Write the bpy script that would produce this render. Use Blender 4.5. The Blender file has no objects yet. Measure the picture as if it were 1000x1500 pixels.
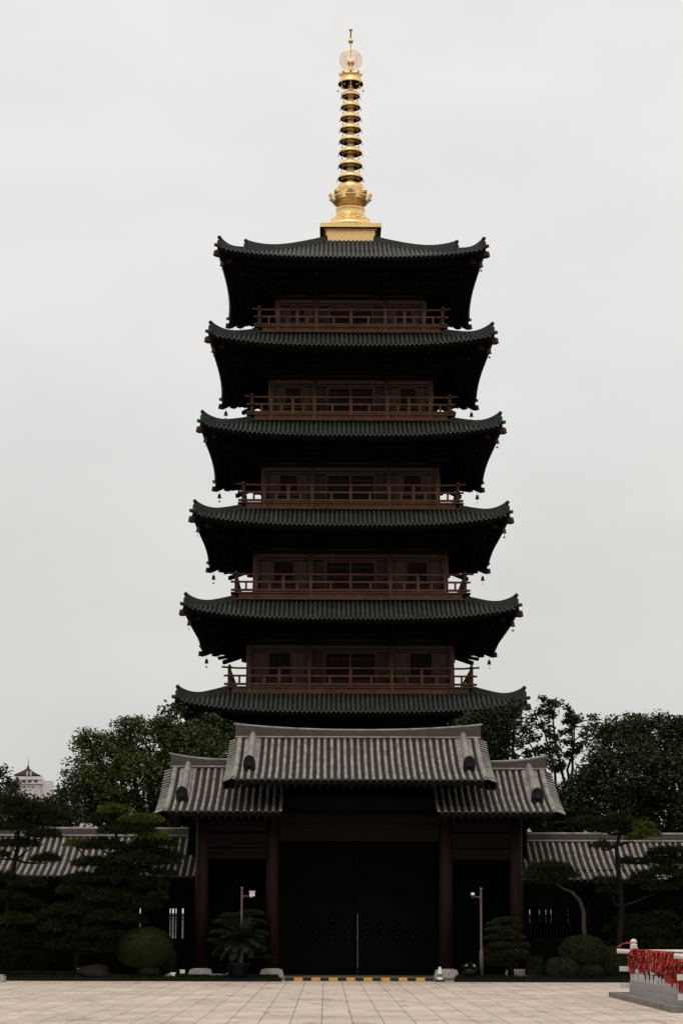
import bpy, math, random
import numpy as np
from mathutils import Vector, Matrix

random.seed(7)
rng = np.random.default_rng(11)
SC = bpy.context.scene
COL = SC.collection
PI = math.pi


# ------------------------------------------------------------------ helpers
class MB:
    """collects faces of one part; build() links them as one mesh object"""

    def __init__(self):
        self.v, self.f, self.m = [], [], []
        self.mi = 0

    def add(self, vs, fs):
        b = len(self.v)
        self.v.extend([tuple(p) for p in vs])
        for q in fs:
            self.f.append(tuple(b + i for i in q))
            self.m.append(self.mi)
        return self

    def box(self, cx, cy, cz, sx, sy, sz):
        x, y, z = sx / 2, sy / 2, sz / 2
        vs = [(cx + a * x, cy + b * y, cz + c * z) for c in (-1, 1) for b in (-1, 1) for a in (-1, 1)]
        return self.add(vs, [(0, 2, 3, 1), (4, 5, 7, 6), (0, 1, 5, 4), (2, 6, 7, 3), (0, 4, 6, 2), (1, 3, 7, 5)])

    def bar(self, p, q, w, h, w2=None, h2=None):
        p, q = Vector(p), Vector(q)
        d = (q - p).normalized()
        s = d.cross(Vector((0, 0, 1)))
        s = Vector((1, 0, 0)) if s.length < 1e-4 else s.normalized()
        u = s.cross(d)
        w2 = w if w2 is None else w2
        h2 = h if h2 is None else h2
        vs = []
        for c, ww, hh in ((p, w, h), (q, w2, h2)):
            for a, b in ((-1, -1), (1, -1), (1, 1), (-1, 1)):
                vs.append(c + s * (a * ww / 2) + u * (b * hh / 2))
        return self.add(vs, [(3, 2, 1, 0), (4, 5, 6, 7), (0, 1, 5, 4), (1, 2, 6, 5), (2, 3, 7, 6), (3, 0, 4, 7)])

    def tube(self, pts, r, n=8, cap=True):
        pts = [Vector(p) for p in pts]
        rs = r if isinstance(r, (list, tuple)) else [r] * len(pts)
        vs, fs = [], []
        ref = None
        for i, p in enumerate(pts):
            a = pts[max(i - 1, 0)]
            b = pts[min(i + 1, len(pts) - 1)]
            d = (b - a).normalized()
            if ref is None:
                ref = d.orthogonal().normalized()
            ref = (ref - d * ref.dot(d)).normalized()
            s = d.cross(ref)
            for k in range(n):
                t = 2 * PI * k / n
                vs.append(p + (ref * math.cos(t) + s * math.sin(t)) * rs[i])
        for i in range(len(pts) - 1):
            for k in range(n):
                k2 = (k + 1) % n
                fs.append((i * n + k, i * n + k2, (i + 1) * n + k2, (i + 1) * n + k))
        if cap:
            fs.append(tuple(range(n - 1, -1, -1)))
            fs.append(tuple((len(pts) - 1) * n + k for k in range(n)))
        return self.add(vs, fs)

    def lathe(self, prof, n=24, cx=0, cy=0):
        vs, fs = [], []
        for r, z in prof:
            for k in range(n):
                t = 2 * PI * k / n
                vs.append((cx + r * math.cos(t), cy + r * math.sin(t), z))
        for i in range(len(prof) - 1):
            for k in range(n):
                k2 = (k + 1) % n
                fs.append((i * n + k, i * n + k2, (i + 1) * n + k2, (i + 1) * n + k))
        if prof[0][0] > 1e-4:
            fs.append(tuple(range(n - 1, -1, -1)))
        if prof[-1][0] > 1e-4:
            fs.append(tuple((len(prof) - 1) * n + k for k in range(n)))
        return self.add(vs, fs)

    def half(self, pts, side, r, n=5, cap=True):
        """half-round tile run along pts; side = horizontal unit vector across it"""
        pts = [Vector(p) for p in pts]
        side = Vector(side)
        vs, fs = [], []
        for i, p in enumerate(pts):
            d = (pts[min(i + 1, len(pts) - 1)] - pts[max(i - 1, 0)]).normalized()
            u = side.cross(d)
            if u.z < 0:
                u = -u
            for k in range(n):
                t = PI * k / (n - 1)
                vs.append(p + side * (math.cos(t) * r) + u * (math.sin(t) * r))
        for i in range(len(pts) - 1):
            for k in range(n - 1):
                fs.append((i * n + k, (i + 1) * n + k, (i + 1) * n + k + 1, i * n + k + 1))
        if cap:
            fs.append(tuple(range(n)))
            fs.append(tuple((len(pts) - 1) * n + k for k in range(n - 1, -1, -1)))
        return self.add(vs, fs)

    def prism(self, poly, y0, y1, axis='y'):
        """extrude a polygon [(a, z)] along y (a = x) or along x (a = y)"""
        n = len(poly)
        if axis == 'y':
            vs = [(a, y0, z) for a, z in poly] + [(a, y1, z) for a, z in poly]
        else:
            vs = [(y0, a, z) for a, z in poly] + [(y1, a, z) for a, z in poly]
        fs = [tuple(range(n)), tuple(range(2 * n - 1, n - 1, -1))]
        for i in range(n):
            j = (i + 1) % n
            fs.append((i, i + n, j + n, j))
        return self.add(vs, fs)

    def rot4(self):
        """add three more copies turned a quarter each (for four-sided parts)"""
        v0, f0, m0 = list(self.v), list(self.f), list(self.m)
        n = len(v0)
        for k in (1, 2, 3):
            for (x, y, z) in v0:
                for _ in range(k):
                    x, y = -y, x
                self.v.append((x, y, z))
            self.f.extend(tuple(i + n * k for i in q) for q in f0)
            self.m.extend(m0)
        return self

    def mesh(self, name, mats, smooth=False):
        me = bpy.data.meshes.new(name)
        me.from_pydata(self.v, [], self.f)
        mats = mats if isinstance(mats, (list, tuple)) else [mats]
        for m in mats:
            me.materials.append(m)
        me.polygons.foreach_set('material_index', self.m)
        if smooth:
            me.polygons.foreach_set('use_smooth', [True] * len(me.polygons))
        me.update()
        return me

    def build(self, name, mats, parent=None, smooth=False):
        o = bpy.data.objects.new(name, self.mesh(name, mats, smooth))
        COL.objects.link(o)
        o.parent = parent
        return o


def link(name, me, parent=None, loc=(0, 0, 0), rz=0):
    o = bpy.data.objects.new(name, me)
    COL.objects.link(o)
    o.parent = parent
    o.location = loc
    o.rotation_euler = (0, 0, rz)
    return o


def thing(name, label, cat, loc=(0, 0, 0), group=None):
    o = bpy.data.objects.new(name, None)
    o.empty_display_size = 0.3
    COL.objects.link(o)
    o.location = loc
    return tag(o, label, cat, group)


def tag(o, label, cat, group=None):
    o['label'] = label
    o['category'] = cat
    if group:
        o['group'] = group
    return o


def quads(name, P, mat, parent=None, extra=None):
    """P (N,4,3) array -> one mesh of N loose quads; extra = MB added to the same mesh"""
    P = np.asarray(P, dtype=np.float64)
    N = len(P)
    v = P.reshape(-1, 3)
    me = bpy.data.meshes.new(name)
    if extra is None:
        me.vertices.add(N * 4)
        me.vertices.foreach_set('co', v.ravel())
        me.loops.add(N * 4)
        me.loops.foreach_set('vertex_index', np.arange(N * 4, dtype=np.int32))
        me.polygons.add(N)
        me.polygons.foreach_set('loop_start', np.arange(0, N * 4, 4, dtype=np.int32))
        me.polygons.foreach_set('loop_total', np.full(N, 4, dtype=np.int32))
    else:
        ev = list(map(tuple, v)) + extra.v
        ef = [tuple(range(4 * i, 4 * i + 4)) for i in range(N)] + [tuple(i + 4 * N for i in q) for q in extra.f]
        me.from_pydata(ev, [], ef)
    me.materials.append(mat)
    me.update()
    me.validate()
    o = bpy.data.objects.new(name, me)
    COL.objects.link(o)
    o.parent = parent
    return o


# ------------------------------------------------------------------ materials
def mat(name, col, rough=0.6, metal=0.0, var=0.25, scale=3.0, bump=0.0, bscale=30.0, spec=0.15, island=None, col2=None,
        stretch=(1, 1, 1)):
    m = bpy.data.materials.new(name)
    m.use_nodes = True
    nt = m.node_tree
    b = nt.nodes['Principled BSDF']
    b.inputs['Roughness'].default_value = rough
    b.inputs['Metallic'].default_value = metal
    b.inputs['Specular IOR Level'].default_value = spec
    tc = nt.nodes.new('ShaderNodeTexCoord')
    mp = nt.nodes.new('ShaderNodeMapping')
    mp.inputs['Scale'].default_value = stretch
    nt.links.new(tc.outputs['Object'], mp.inputs['Vector'])
    nz = nt.nodes.new('ShaderNodeTexNoise')
    nz.inputs['Scale'].default_value = scale
    nz.inputs['Detail'].default_value = 6
    nz.inputs['Roughness'].default_value = 0.65
    nt.links.new(mp.outputs['Vector'], nz.inputs['Vector'])
    rp = nt.nodes.new('ShaderNodeValToRGB')
    c2 = col2 or tuple(min(1, c * (1 + var)) for c in col)
    c1 = tuple(c * (1 - var) for c in col)
    rp.color_ramp.elements[0].position = 0.3
    rp.color_ramp.elements[1].position = 0.7
    rp.color_ramp.elements[0].color = (*c1, 1)
    rp.color_ramp.elements[1].color = (*c2, 1)
    if island:
        g = nt.nodes.new('ShaderNodeNewGeometry')
        mx = nt.nodes.new('ShaderNodeMix')
        mx.inputs['Factor'].default_value = island
        nt.links.new(nz.outputs['Fac'], mx.inputs['A'])
        nt.links.new(g.outputs['Random Per Island'], mx.inputs['B'])
        nt.links.new(mx.outputs['Result'], rp.inputs['Fac'])
    else:
        nt.links.new(nz.outputs['Fac'], rp.inputs['Fac'])
    nt.links.new(rp.outputs['Color'], b.inputs['Base Color'])
    if bump:
        n2 = nt.nodes.new('ShaderNodeTexNoise')
        n2.inputs['Scale'].default_value = bscale
        n2.inputs['Detail'].default_value = 4
        nt.links.new(mp.outputs['Vector'], n2.inputs['Vector'])
        bp = nt.nodes.new('ShaderNodeBump')
        bp.inputs['Strength'].default_value = bump
        bp.inputs['Distance'].default_value = 0.02
        nt.links.new(n2.outputs['Fac'], bp.inputs['Height'])
        nt.links.new(bp.outputs['Normal'], b.inputs['Normal'])
    return m


M = {}
M['tile_dark'] = mat('dark_roof_tile', (.044, .0465, .0415), .52, var=.5, scale=1.6, bump=.3, spec=.35)
M['ridge_dark'] = mat('dark_ridge_tile', (.026, .0275, .0265), .6, var=.35, scale=2, bump=.4, spec=.3)
M['tile_pan'] = mat('dark_pan_tile', (.009, .0095, .009), .65, var=.3, scale=2)
M['tube'] = mat('grey_tube_tile', (.228, .209, .184), .75, var=.5, scale=2.6, bump=.4, bscale=14)
M['ridge_grey'] = mat('grey_ridge_tile', (.078, .066, .055), .8, var=.4, scale=3, bump=.6, stretch=(1, 1, 14))
M['wood'] = mat('brown_wood', (.050, .0275, .0180), .6, var=.45, scale=2.5, stretch=(4, 4, .6), bump=.15)
M['wood_red'] = mat('red_brown_wood', (.108, .048, .0265), .55, var=.35, scale=2.0, bump=.15)
M['wood_dark'] = mat('shade_dark_wood', (.0055, .0047, .0042), .8, var=.3, scale=3, spec=.06)  # near-black tone carries the eave and interior shade in the colour
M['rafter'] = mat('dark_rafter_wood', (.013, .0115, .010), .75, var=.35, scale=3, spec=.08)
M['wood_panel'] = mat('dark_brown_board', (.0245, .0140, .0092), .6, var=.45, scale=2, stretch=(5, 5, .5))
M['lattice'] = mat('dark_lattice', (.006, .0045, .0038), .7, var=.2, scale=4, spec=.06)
M['lattice_bar'] = mat('lattice_bar_wood', (.026, .015, .0095), .7, var=.35, scale=4, spec=.08)
M['pillar'] = mat('dark_red_lacquer', (.0115, .0046, .0028), .6, var=.3, scale=1.5, stretch=(3, 3, .4), spec=.12)
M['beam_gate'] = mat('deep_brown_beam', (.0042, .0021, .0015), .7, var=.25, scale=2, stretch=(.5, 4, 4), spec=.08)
M['copper'] = mat('copper_sleeve', (.035, .015, .011), .6, metal=.2, var=.3)
M['bronze'] = mat('dark_bronze', (.04, .037, .032), .5, metal=.5, var=.3)
M['gold'] = mat('gilded_bronze', (1.0, .635, .285), .42, metal=1.0, var=.16, scale=5, bump=.25, bscale=12)
M['gold_carved'] = mat('carved_gilding', (.95, .58, .25), .42, metal=1.0, var=.25, scale=7, bump=.9, bscale=9)
M['gilt_shade'] = mat('shaded_gilding', (.035, .014, .009), .6, metal=.4, var=.3)  # shade under the gilded rings, canopy and slab, put into the colour
M['stone'] = mat('pale_granite', (.34, .31, .285), .8, var=.18, scale=5, bump=.3, bscale=60)
M['stone_w'] = mat('white_marble', (.66, .62, .58), .7, var=.14, scale=4, bump=.2, bscale=50)
M['stone_d'] = mat('weathered_stone', (.19, .17, .155), .85, var=.3, scale=4, bump=.4, bscale=40)
M['rock'] = mat('brown_rock', (.013, .0105, .009), .9, var=.4, scale=3, bump=.8, bscale=9)
M['bark'] = mat('pine_bark', (.009, .0072, .006), .9, var=.4, scale=6, bump=.8, bscale=18, stretch=(1, 1, .35))
M['bark_pale'] = mat('pale_bark', (.042, .037, .032), .9, var=.35, scale=6, bump=.6, bscale=18, stretch=(1, 1, .35))
M['soil'] = mat('dark_soil', (.010, .0095, .007), .95, var=.4, scale=2, bump=.5)
M['grass'] = mat('dark_lawn', (.011, .015, .006), .9, var=.4, scale=3, island=.5)
M['leaf'] = mat('broad_leaf', (.028, .043, .010), .6, var=.6, scale=.8, island=.42, col2=(.080, .100, .018), spec=.15)
M['leaf_dark'] = mat('deep_green_leaf', (.019, .030, .010), .55, var=.5, scale=.8, island=.42, col2=(.046, .060, .015), spec=.15)
M['needle'] = mat('pine_needle', (.010, .0150, .0045), .7, var=.4, scale=1.2, island=.5, col2=(.026, .034, .008), spec=.08)
M['needle_new'] = mat('fresh_pine_needle', (.035, .050, .008), .6, var=.4, scale=2.5, island=.5, col2=(.090, .110, .013), spec=.12)
M['clipped'] = mat('clipped_leaf', (.014, .018, .0065), .7, var=.4, scale=2.0, island=.5, col2=(.036, .040, .0125), spec=.08)
M['frond'] = mat('palm_frond', (.011, .017, .0065), .55, var=.35, scale=2, island=.5, spec=.15)
M['pot'] = mat('dark_glazed_pot', (.005, .0055, .0065), .35, var=.3, scale=4)
M['white_paint'] = mat('white_enamel', (.78, .77, .75), .4, var=.05)
M['pole'] = mat('dusty_pink_paint', (.125, .092, .085), .5, var=.15, scale=6)
M['rubber'] = mat('black_rubber', (.02, .02, .02), .7, var=.2)
M['yellow'] = mat('yellow_paint', (.62, .31, .035), .6, var=.2, scale=8)
M['black'] = mat('worn_black_paint', (.025, .022, .02), .7, var=.4, scale=8)
M['ribbon'] = mat('red_ribbon', (.19, .006, .005), .55, var=.65, scale=3, island=.8, col2=(.56, .045, .024), spec=.4)
M['facade'] = mat('white_render', (.74, .68, .64), .8, var=.06, scale=.4)
M['facade_roof'] = mat('dark_red_roof', (.045, .022, .022), .7, var=.2, scale=.6)
M['glass'] = mat('dim_glass', (.06, .065, .07), .2, var=.1)


def paving():
    m = bpy.data.materials.new('granite_paving')
    m.use_nodes = True
    nt = m.node_tree
    L = nt.links
    b = nt.nodes['Principled BSDF']
    b.inputs['Roughness'].default_value = .8
    b.inputs['Specular IOR Level'].default_value = .3
    tc = nt.nodes.new('ShaderNodeTexCoord')
    br = nt.nodes.new('ShaderNodeTexBrick')
    br.offset = 0.0
    br.inputs['Scale'].default_value = 1
    br.inputs['Brick Width'].default_value = .57
    br.inputs['Row Height'].default_value = 1.9
    br.inputs['Mortar Size'].default_value = .010
    br.inputs['Mortar Smooth'].default_value = .3
    br.inputs['Bias'].default_value = 0
    br.inputs['Color1'].default_value = (.52, .43, .352, 1)
    br.inputs['Color2'].default_value = (.59, .49, .405, 1)
    br.inputs['Mortar'].default_value = (.15, .125, .105, 1)
    L.new(tc.outputs['Object'], br.inputs['Vector'])
    n1 = nt.nodes.new('ShaderNodeTexNoise')
    n1.inputs['Scale'].default_value = .45
    n1.inputs['Detail'].default_value = 8
    n1.inputs['Roughness'].default_value = .7
    L.new(tc.outputs['Object'], n1.inputs['Vector'])
    r1 = nt.nodes.new('ShaderNodeValToRGB')
    r1.color_ramp.elements[0].position = .33
    r1.color_ramp.elements[0].color = (.74, .72, .70, 1)
    r1.color_ramp.elements[1].position = .62
    r1.color_ramp.elements[1].color = (1.06, 1.05, 1.04, 1)
    L.new(n1.outputs['Fac'], r1.inputs['Fac'])
    n2 = nt.nodes.new('ShaderNodeTexNoise')
    n2.inputs['Scale'].default_value = 7
    n2.inputs['Detail'].default_value = 6
    L.new(tc.outputs['Object'], n2.inputs['Vector'])
    r2 = nt.nodes.new('ShaderNodeValToRGB')
    r2.color_ramp.elements[0].position = .3
    r2.color_ramp.elements[0].color = (.86, .85, .84, 1)
    r2.color_ramp.elements[1].position = .6
    r2.color_ramp.elements[1].color = (1.03, 1.03, 1.03, 1)
    L.new(n2.outputs['Fac'], r2.inputs['Fac'])

    def mul(a, c):
        x = nt.nodes.new('ShaderNodeMix')
        x.data_type = 'RGBA'
        x.blend_type = 'MULTIPLY'
        x.inputs['Factor'].default_value = 1
        L.new(a, x.inputs['A'])
        L.new(c, x.inputs['B'])
        return x.outputs['Result']
    n3 = nt.nodes.new('ShaderNodeTexNoise')
    n3.inputs['Scale'].default_value = 1.3
    n3.inputs['Detail'].default_value = 9
    n3.inputs['Roughness'].default_value = .75
    n3.inputs['Distortion'].default_value = .8
    mp3 = nt.nodes.new('ShaderNodeMapping')
    mp3.inputs['Scale'].default_value = (1, .45, 1)
    L.new(tc.outputs['Object'], mp3.inputs['Vector'])
    L.new(mp3.outputs['Vector'], n3.inputs['Vector'])
    r3 = nt.nodes.new('ShaderNodeValToRGB')
    r3.color_ramp.elements[0].position = .33
    r3.color_ramp.elements[0].color = (.52, .48, .45, 1)
    r3.color_ramp.elements[1].position = .47
    r3.color_ramp.elements[1].color = (1, 1, 1, 1)
    L.new(n3.outputs['Fac'], r3.inputs['Fac'])
    bp = nt.nodes.new('ShaderNodeBump')
    bp.inputs['Strength'].default_value = .25
    bp.inputs['Distance'].default_value = .01
    L.new(n2.outputs['Fac'], bp.inputs['Height'])
    L.new(bp.outputs['Normal'], b.inputs['Normal'])
    L.new(mul(mul(mul(br.outputs['Color'], r1.outputs['Color']), r2.outputs['Color']), r3.outputs['Color']), b.inputs['Base Color'])
    return m


def gate_pan():
    """brown pan tiles with their courses across the slope"""
    m = mat('brown_pan_tile', (.030, .0225, .017), .85, var=.45, scale=4)
    nt = m.node_tree
    b = nt.nodes['Principled BSDF']
    tc = nt.nodes.new('ShaderNodeTexCoord')
    w = nt.nodes.new('ShaderNodeTexWave')
    w.bands_direction = 'Y'
    w.wave_profile = 'SAW'
    w.inputs['Scale'].default_value = 1.55
    w.inputs['Distortion'].default_value = .6
    w.inputs['Detail Scale'].default_value = 6
    nt.links.new(tc.outputs['Object'], w.inputs['Vector'])
    bp = nt.nodes.new('ShaderNodeBump')
    bp.inputs['Strength'].default_value = 1
    bp.inputs['Distance'].default_value = .05
    nt.links.new(w.outputs['Fac'], bp.inputs['Height'])
    nt.links.new(bp.outputs['Normal'], b.inputs['Normal'])
    # dark line at the low edge of every course
    src = b.inputs['Base Color'].links[0].from_socket
    rp = nt.nodes.new('ShaderNodeValToRGB')
    rp.color_ramp.elements[0].position = .05
    rp.color_ramp.elements[0].color = (.35, .33, .32, 1)
    rp.color_ramp.elements[1].position = .35
    rp.color_ramp.elements[1].color = (1.15, 1.12, 1.1, 1)
    nt.links.new(w.outputs['Fac'], rp.inputs['Fac'])
    x = nt.nodes.new('ShaderNodeMix')
    x.data_type = 'RGBA'
    x.blend_type = 'MULTIPLY'
    x.inputs['Factor'].default_value = 1
    nt.links.new(src, x.inputs['A'])
    nt.links.new(rp.outputs['Color'], x.inputs['B'])
    nt.links.new(x.outputs['Result'], b.inputs['Base Color'])
    return m


M['paving'] = paving()
M['pan'] = gate_pan()

# ------------------------------------------------------------------ world, sun, camera
SUN_EL, SUN_AZ = math.radians(73), math.radians(195)   # azimuth from +Y, clockwise: behind the camera, to its left
w = bpy.data.worlds.new('World')
SC.world = w
w.use_nodes = True
nt = w.node_tree
bg = nt.nodes['Background']
bg.inputs['Strength'].default_value = 0.1
sky = nt.nodes.new('ShaderNodeTexSky')
sky.sky_type = 'NISHITA'
sky.sun_disc = False
sky.sun_elevation = SUN_EL
sky.sun_rotation = SUN_AZ
sky.dust_density = 3
tc = nt.nodes.new('ShaderNodeTexCoord')
sx = nt.nodes.new('ShaderNodeSeparateXYZ')
nt.links.new(tc.outputs['Generated'], sx.inputs['Vector'])
rp = nt.nodes.new('ShaderNodeValToRGB')          # overcast: dimmer at the horizon, brighter overhead
els = rp.color_ramp.elements
els[0].position = 0.0
els[0].color = (.60, .592, .566, 1)
els[1].position = 1.0
els[1].color = (1.0, .985, .965, 1)
for pos, c in ((.10, (.655, .648, .625)), (.24, (.745, .737, .720)), (.38, (.800, .788, .770)), (.6, (.90, .885, .86))):
    e = els.new(pos)
    e.color = (*c, 1)
nt.links.new(sx.outputs['Z'], rp.inputs['Fac'])
mp = nt.nodes.new('ShaderNodeMapping')
mp.inputs['Scale'].default_value = (1, 1, 2.2)
nt.links.new(tc.outputs['Generated'], mp.inputs['Vector'])
nz = nt.nodes.new('ShaderNodeTexNoise')
nz.inputs['Scale'].default_value = 7.0
nz.inputs['Detail'].default_value = 5
nt.links.new(mp.outputs['Vector'], nz.inputs['Vector'])
r2 = nt.nodes.new('ShaderNodeMapRange')
r2.inputs['From Min'].default_value = .3
r2.inputs['From Max'].default_value = .7
r2.inputs['To Min'].default_value = 9.95
r2.inputs['To Max'].default_value = 11.0
nt.links.new(nz.outputs['Fac'], r2.inputs['Value'])
vm = nt.nodes.new('ShaderNodeVectorMath')
vm.operation = 'SCALE'
nt.links.new(rp.outputs['Color'], vm.inputs[0])
nt.links.new(r2.outputs['Result'], vm.inputs['Scale'])
mx = nt.nodes.new('ShaderNodeMix')
mx.data_type = 'RGBA'
mx.inputs['Factor'].default_value = .97          # cloud cover over the clear sky
nt.links.new(sky.outputs['Color'], mx.inputs['A'])
nt.links.new(vm.outputs['Vector'], mx.inputs['B'])
nt.links.new(mx.outputs['Result'], bg.inputs['Color'])

sun = bpy.data.lights.new('sun', 'SUN')
sun.energy = 0.9
sun.angle = math.radians(14)
sun.color = (1, .95, .88)
so = bpy.data.objects.new('sun', sun)
COL.objects.link(so)
dvec = Vector((math.sin(SUN_AZ) * math.cos(SUN_EL), math.cos(SUN_AZ) * math.cos(SUN_EL), math.sin(SUN_EL)))
so.rotation_euler = dvec.to_track_quat('Z', 'Y').to_euler()
so.location = dvec * 60

cam = bpy.data.cameras.new('camera')
cam.sensor_fit = 'VERTICAL'
cam.sensor_height = 36
cam.lens = 76.8
cam.clip_end = 3000
co = bpy.data.objects.new('camera', cam)
COL.objects.link(co)
co.location = (-1.06, 0, 1.75)
co.rotation_euler = (math.radians(90 + 10.706), 0, math.radians(-.36))
co.rotation_euler = (co.rotation_euler.to_matrix() @ Matrix.Rotation(math.radians(.17), 3, 'Z')).to_euler()   # hand-held: a touch off level
SC.camera = co
SC.view_settings.view_transform = 'Standard'
SC.view_settings.look = 'None'
SC.view_settings.exposure = 0
SC.view_settings.gamma = 1


def structure(o, kind='structure'):
    o['kind'] = kind
    return o


# ------------------------------------------------------------------ ground
b = MB()
b.add([(-900, -300, -.02), (900, -300, -.02), (900, 1500, -.02), (-900, 1500, -.02)], [(0, 1, 2, 3)])
structure(b.build('ground', M['soil']))
b = MB()
b.add([(-45, -20, 0), (45, -20, 0), (45, 71.6, 0), (-45, 71.6, 0)], [(0, 1, 2, 3)])
structure(b.build('plaza_pavement', M['paving']))
# planting beds: a low earth bank on each side of the gate, edged in dark stone
for s in (-1, 1):
    x0, x1 = 2.55 if s < 0 else 3.05, 24
    b = MB()
    xs = np.linspace(x0, x1, 60)
    ys = np.linspace(70.22, 73.6, 8)
    vs, fs = [], []
    for i, x in enumerate(xs):
        for j, y in enumerate(ys):
            h = .085 + .05 * math.sin(PI * min(1, (y - 70.22) / 2.4)) + random.uniform(-.012, .012)
            vs.append((s * x, y, h))
    for i in range(59):
        for j in range(7):
            q = (i * 8 + j, (i + 1) * 8 + j, (i + 1) * 8 + j + 1, i * 8 + j + 1)
            fs.append(q if s > 0 else q[::-1])
    b.add(vs, fs)
    structure(b.build('planting_bed', M['soil']))
    b = MB()
    x = x0 - .1
    while x < 23:
        b.box(s * (x + .5), 70.14, .045, .985, .14, .13)
        x += 1.0
    structure(b.build('bed_kerb', M['soil']))
    # low turf over the bed
    N = 26000
    px = s * (x0 + .05 + rng.random(N) ** 1.2 * 14)
    py = 70.24 + rng.random(N) * 2.6
    a = rng.random(N) * 2 * PI
    h = .05 + rng.random(N) * .07
    wv = .012
    base = np.stack([px, py, np.full(N, .09)], 1)
    dx = np.stack([np.cos(a) * wv, np.sin(a) * wv, np.zeros(N)], 1)
    lean = np.stack([rng.normal(0, .03, N), rng.normal(0, .03, N), h], 1)
    P = np.stack([base - dx, base + dx, base + lean + dx * .3, base + lean - dx * .3], 1)
    structure(quads('bed_grass', P, M['grass']), 'stuff')

# ------------------------------------------------------------------ pagoda
PG = thing('pagoda', 'tall dark many-storeyed timber pagoda with upturned tiled eaves and golden spire', 'pagoda', (0, 105, 0))

# eave half-width, eave height at mid side
ROOFS = [dict(w=7.83, z=11.12, lift=.50), dict(w=7.55, z=15.36, lift=.48), dict(w=7.22, z=19.72, lift=.45), dict(w=6.95, z=23.98, lift=.44),
         dict(w=6.65, z=28.35, lift=.42), dict(w=6.31, z=32.72, lift=.34)]
# balcony half, deck top, deck bottom, wall half, inner column, wall-top height (column head)
DECKS = [dict(h=5.68, zt=12.42, zb=12.08, c=4.62, ib=1.89, wt=14.45), dict(h=5.43, zt=16.80, zb=16.44, c=4.37, ib=1.84, wt=18.76),
         dict(h=5.16, zt=21.07, zb=20.73, c=4.03, ib=1.80, wt=22.96), dict(h=4.82, zt=25.37, zb=25.04, c=3.75, ib=1.72, wt=27.26),
         dict(h=4.52, zt=29.73, zb=29.40, c=3.46, ib=1.64, wt=31.32)]


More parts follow.
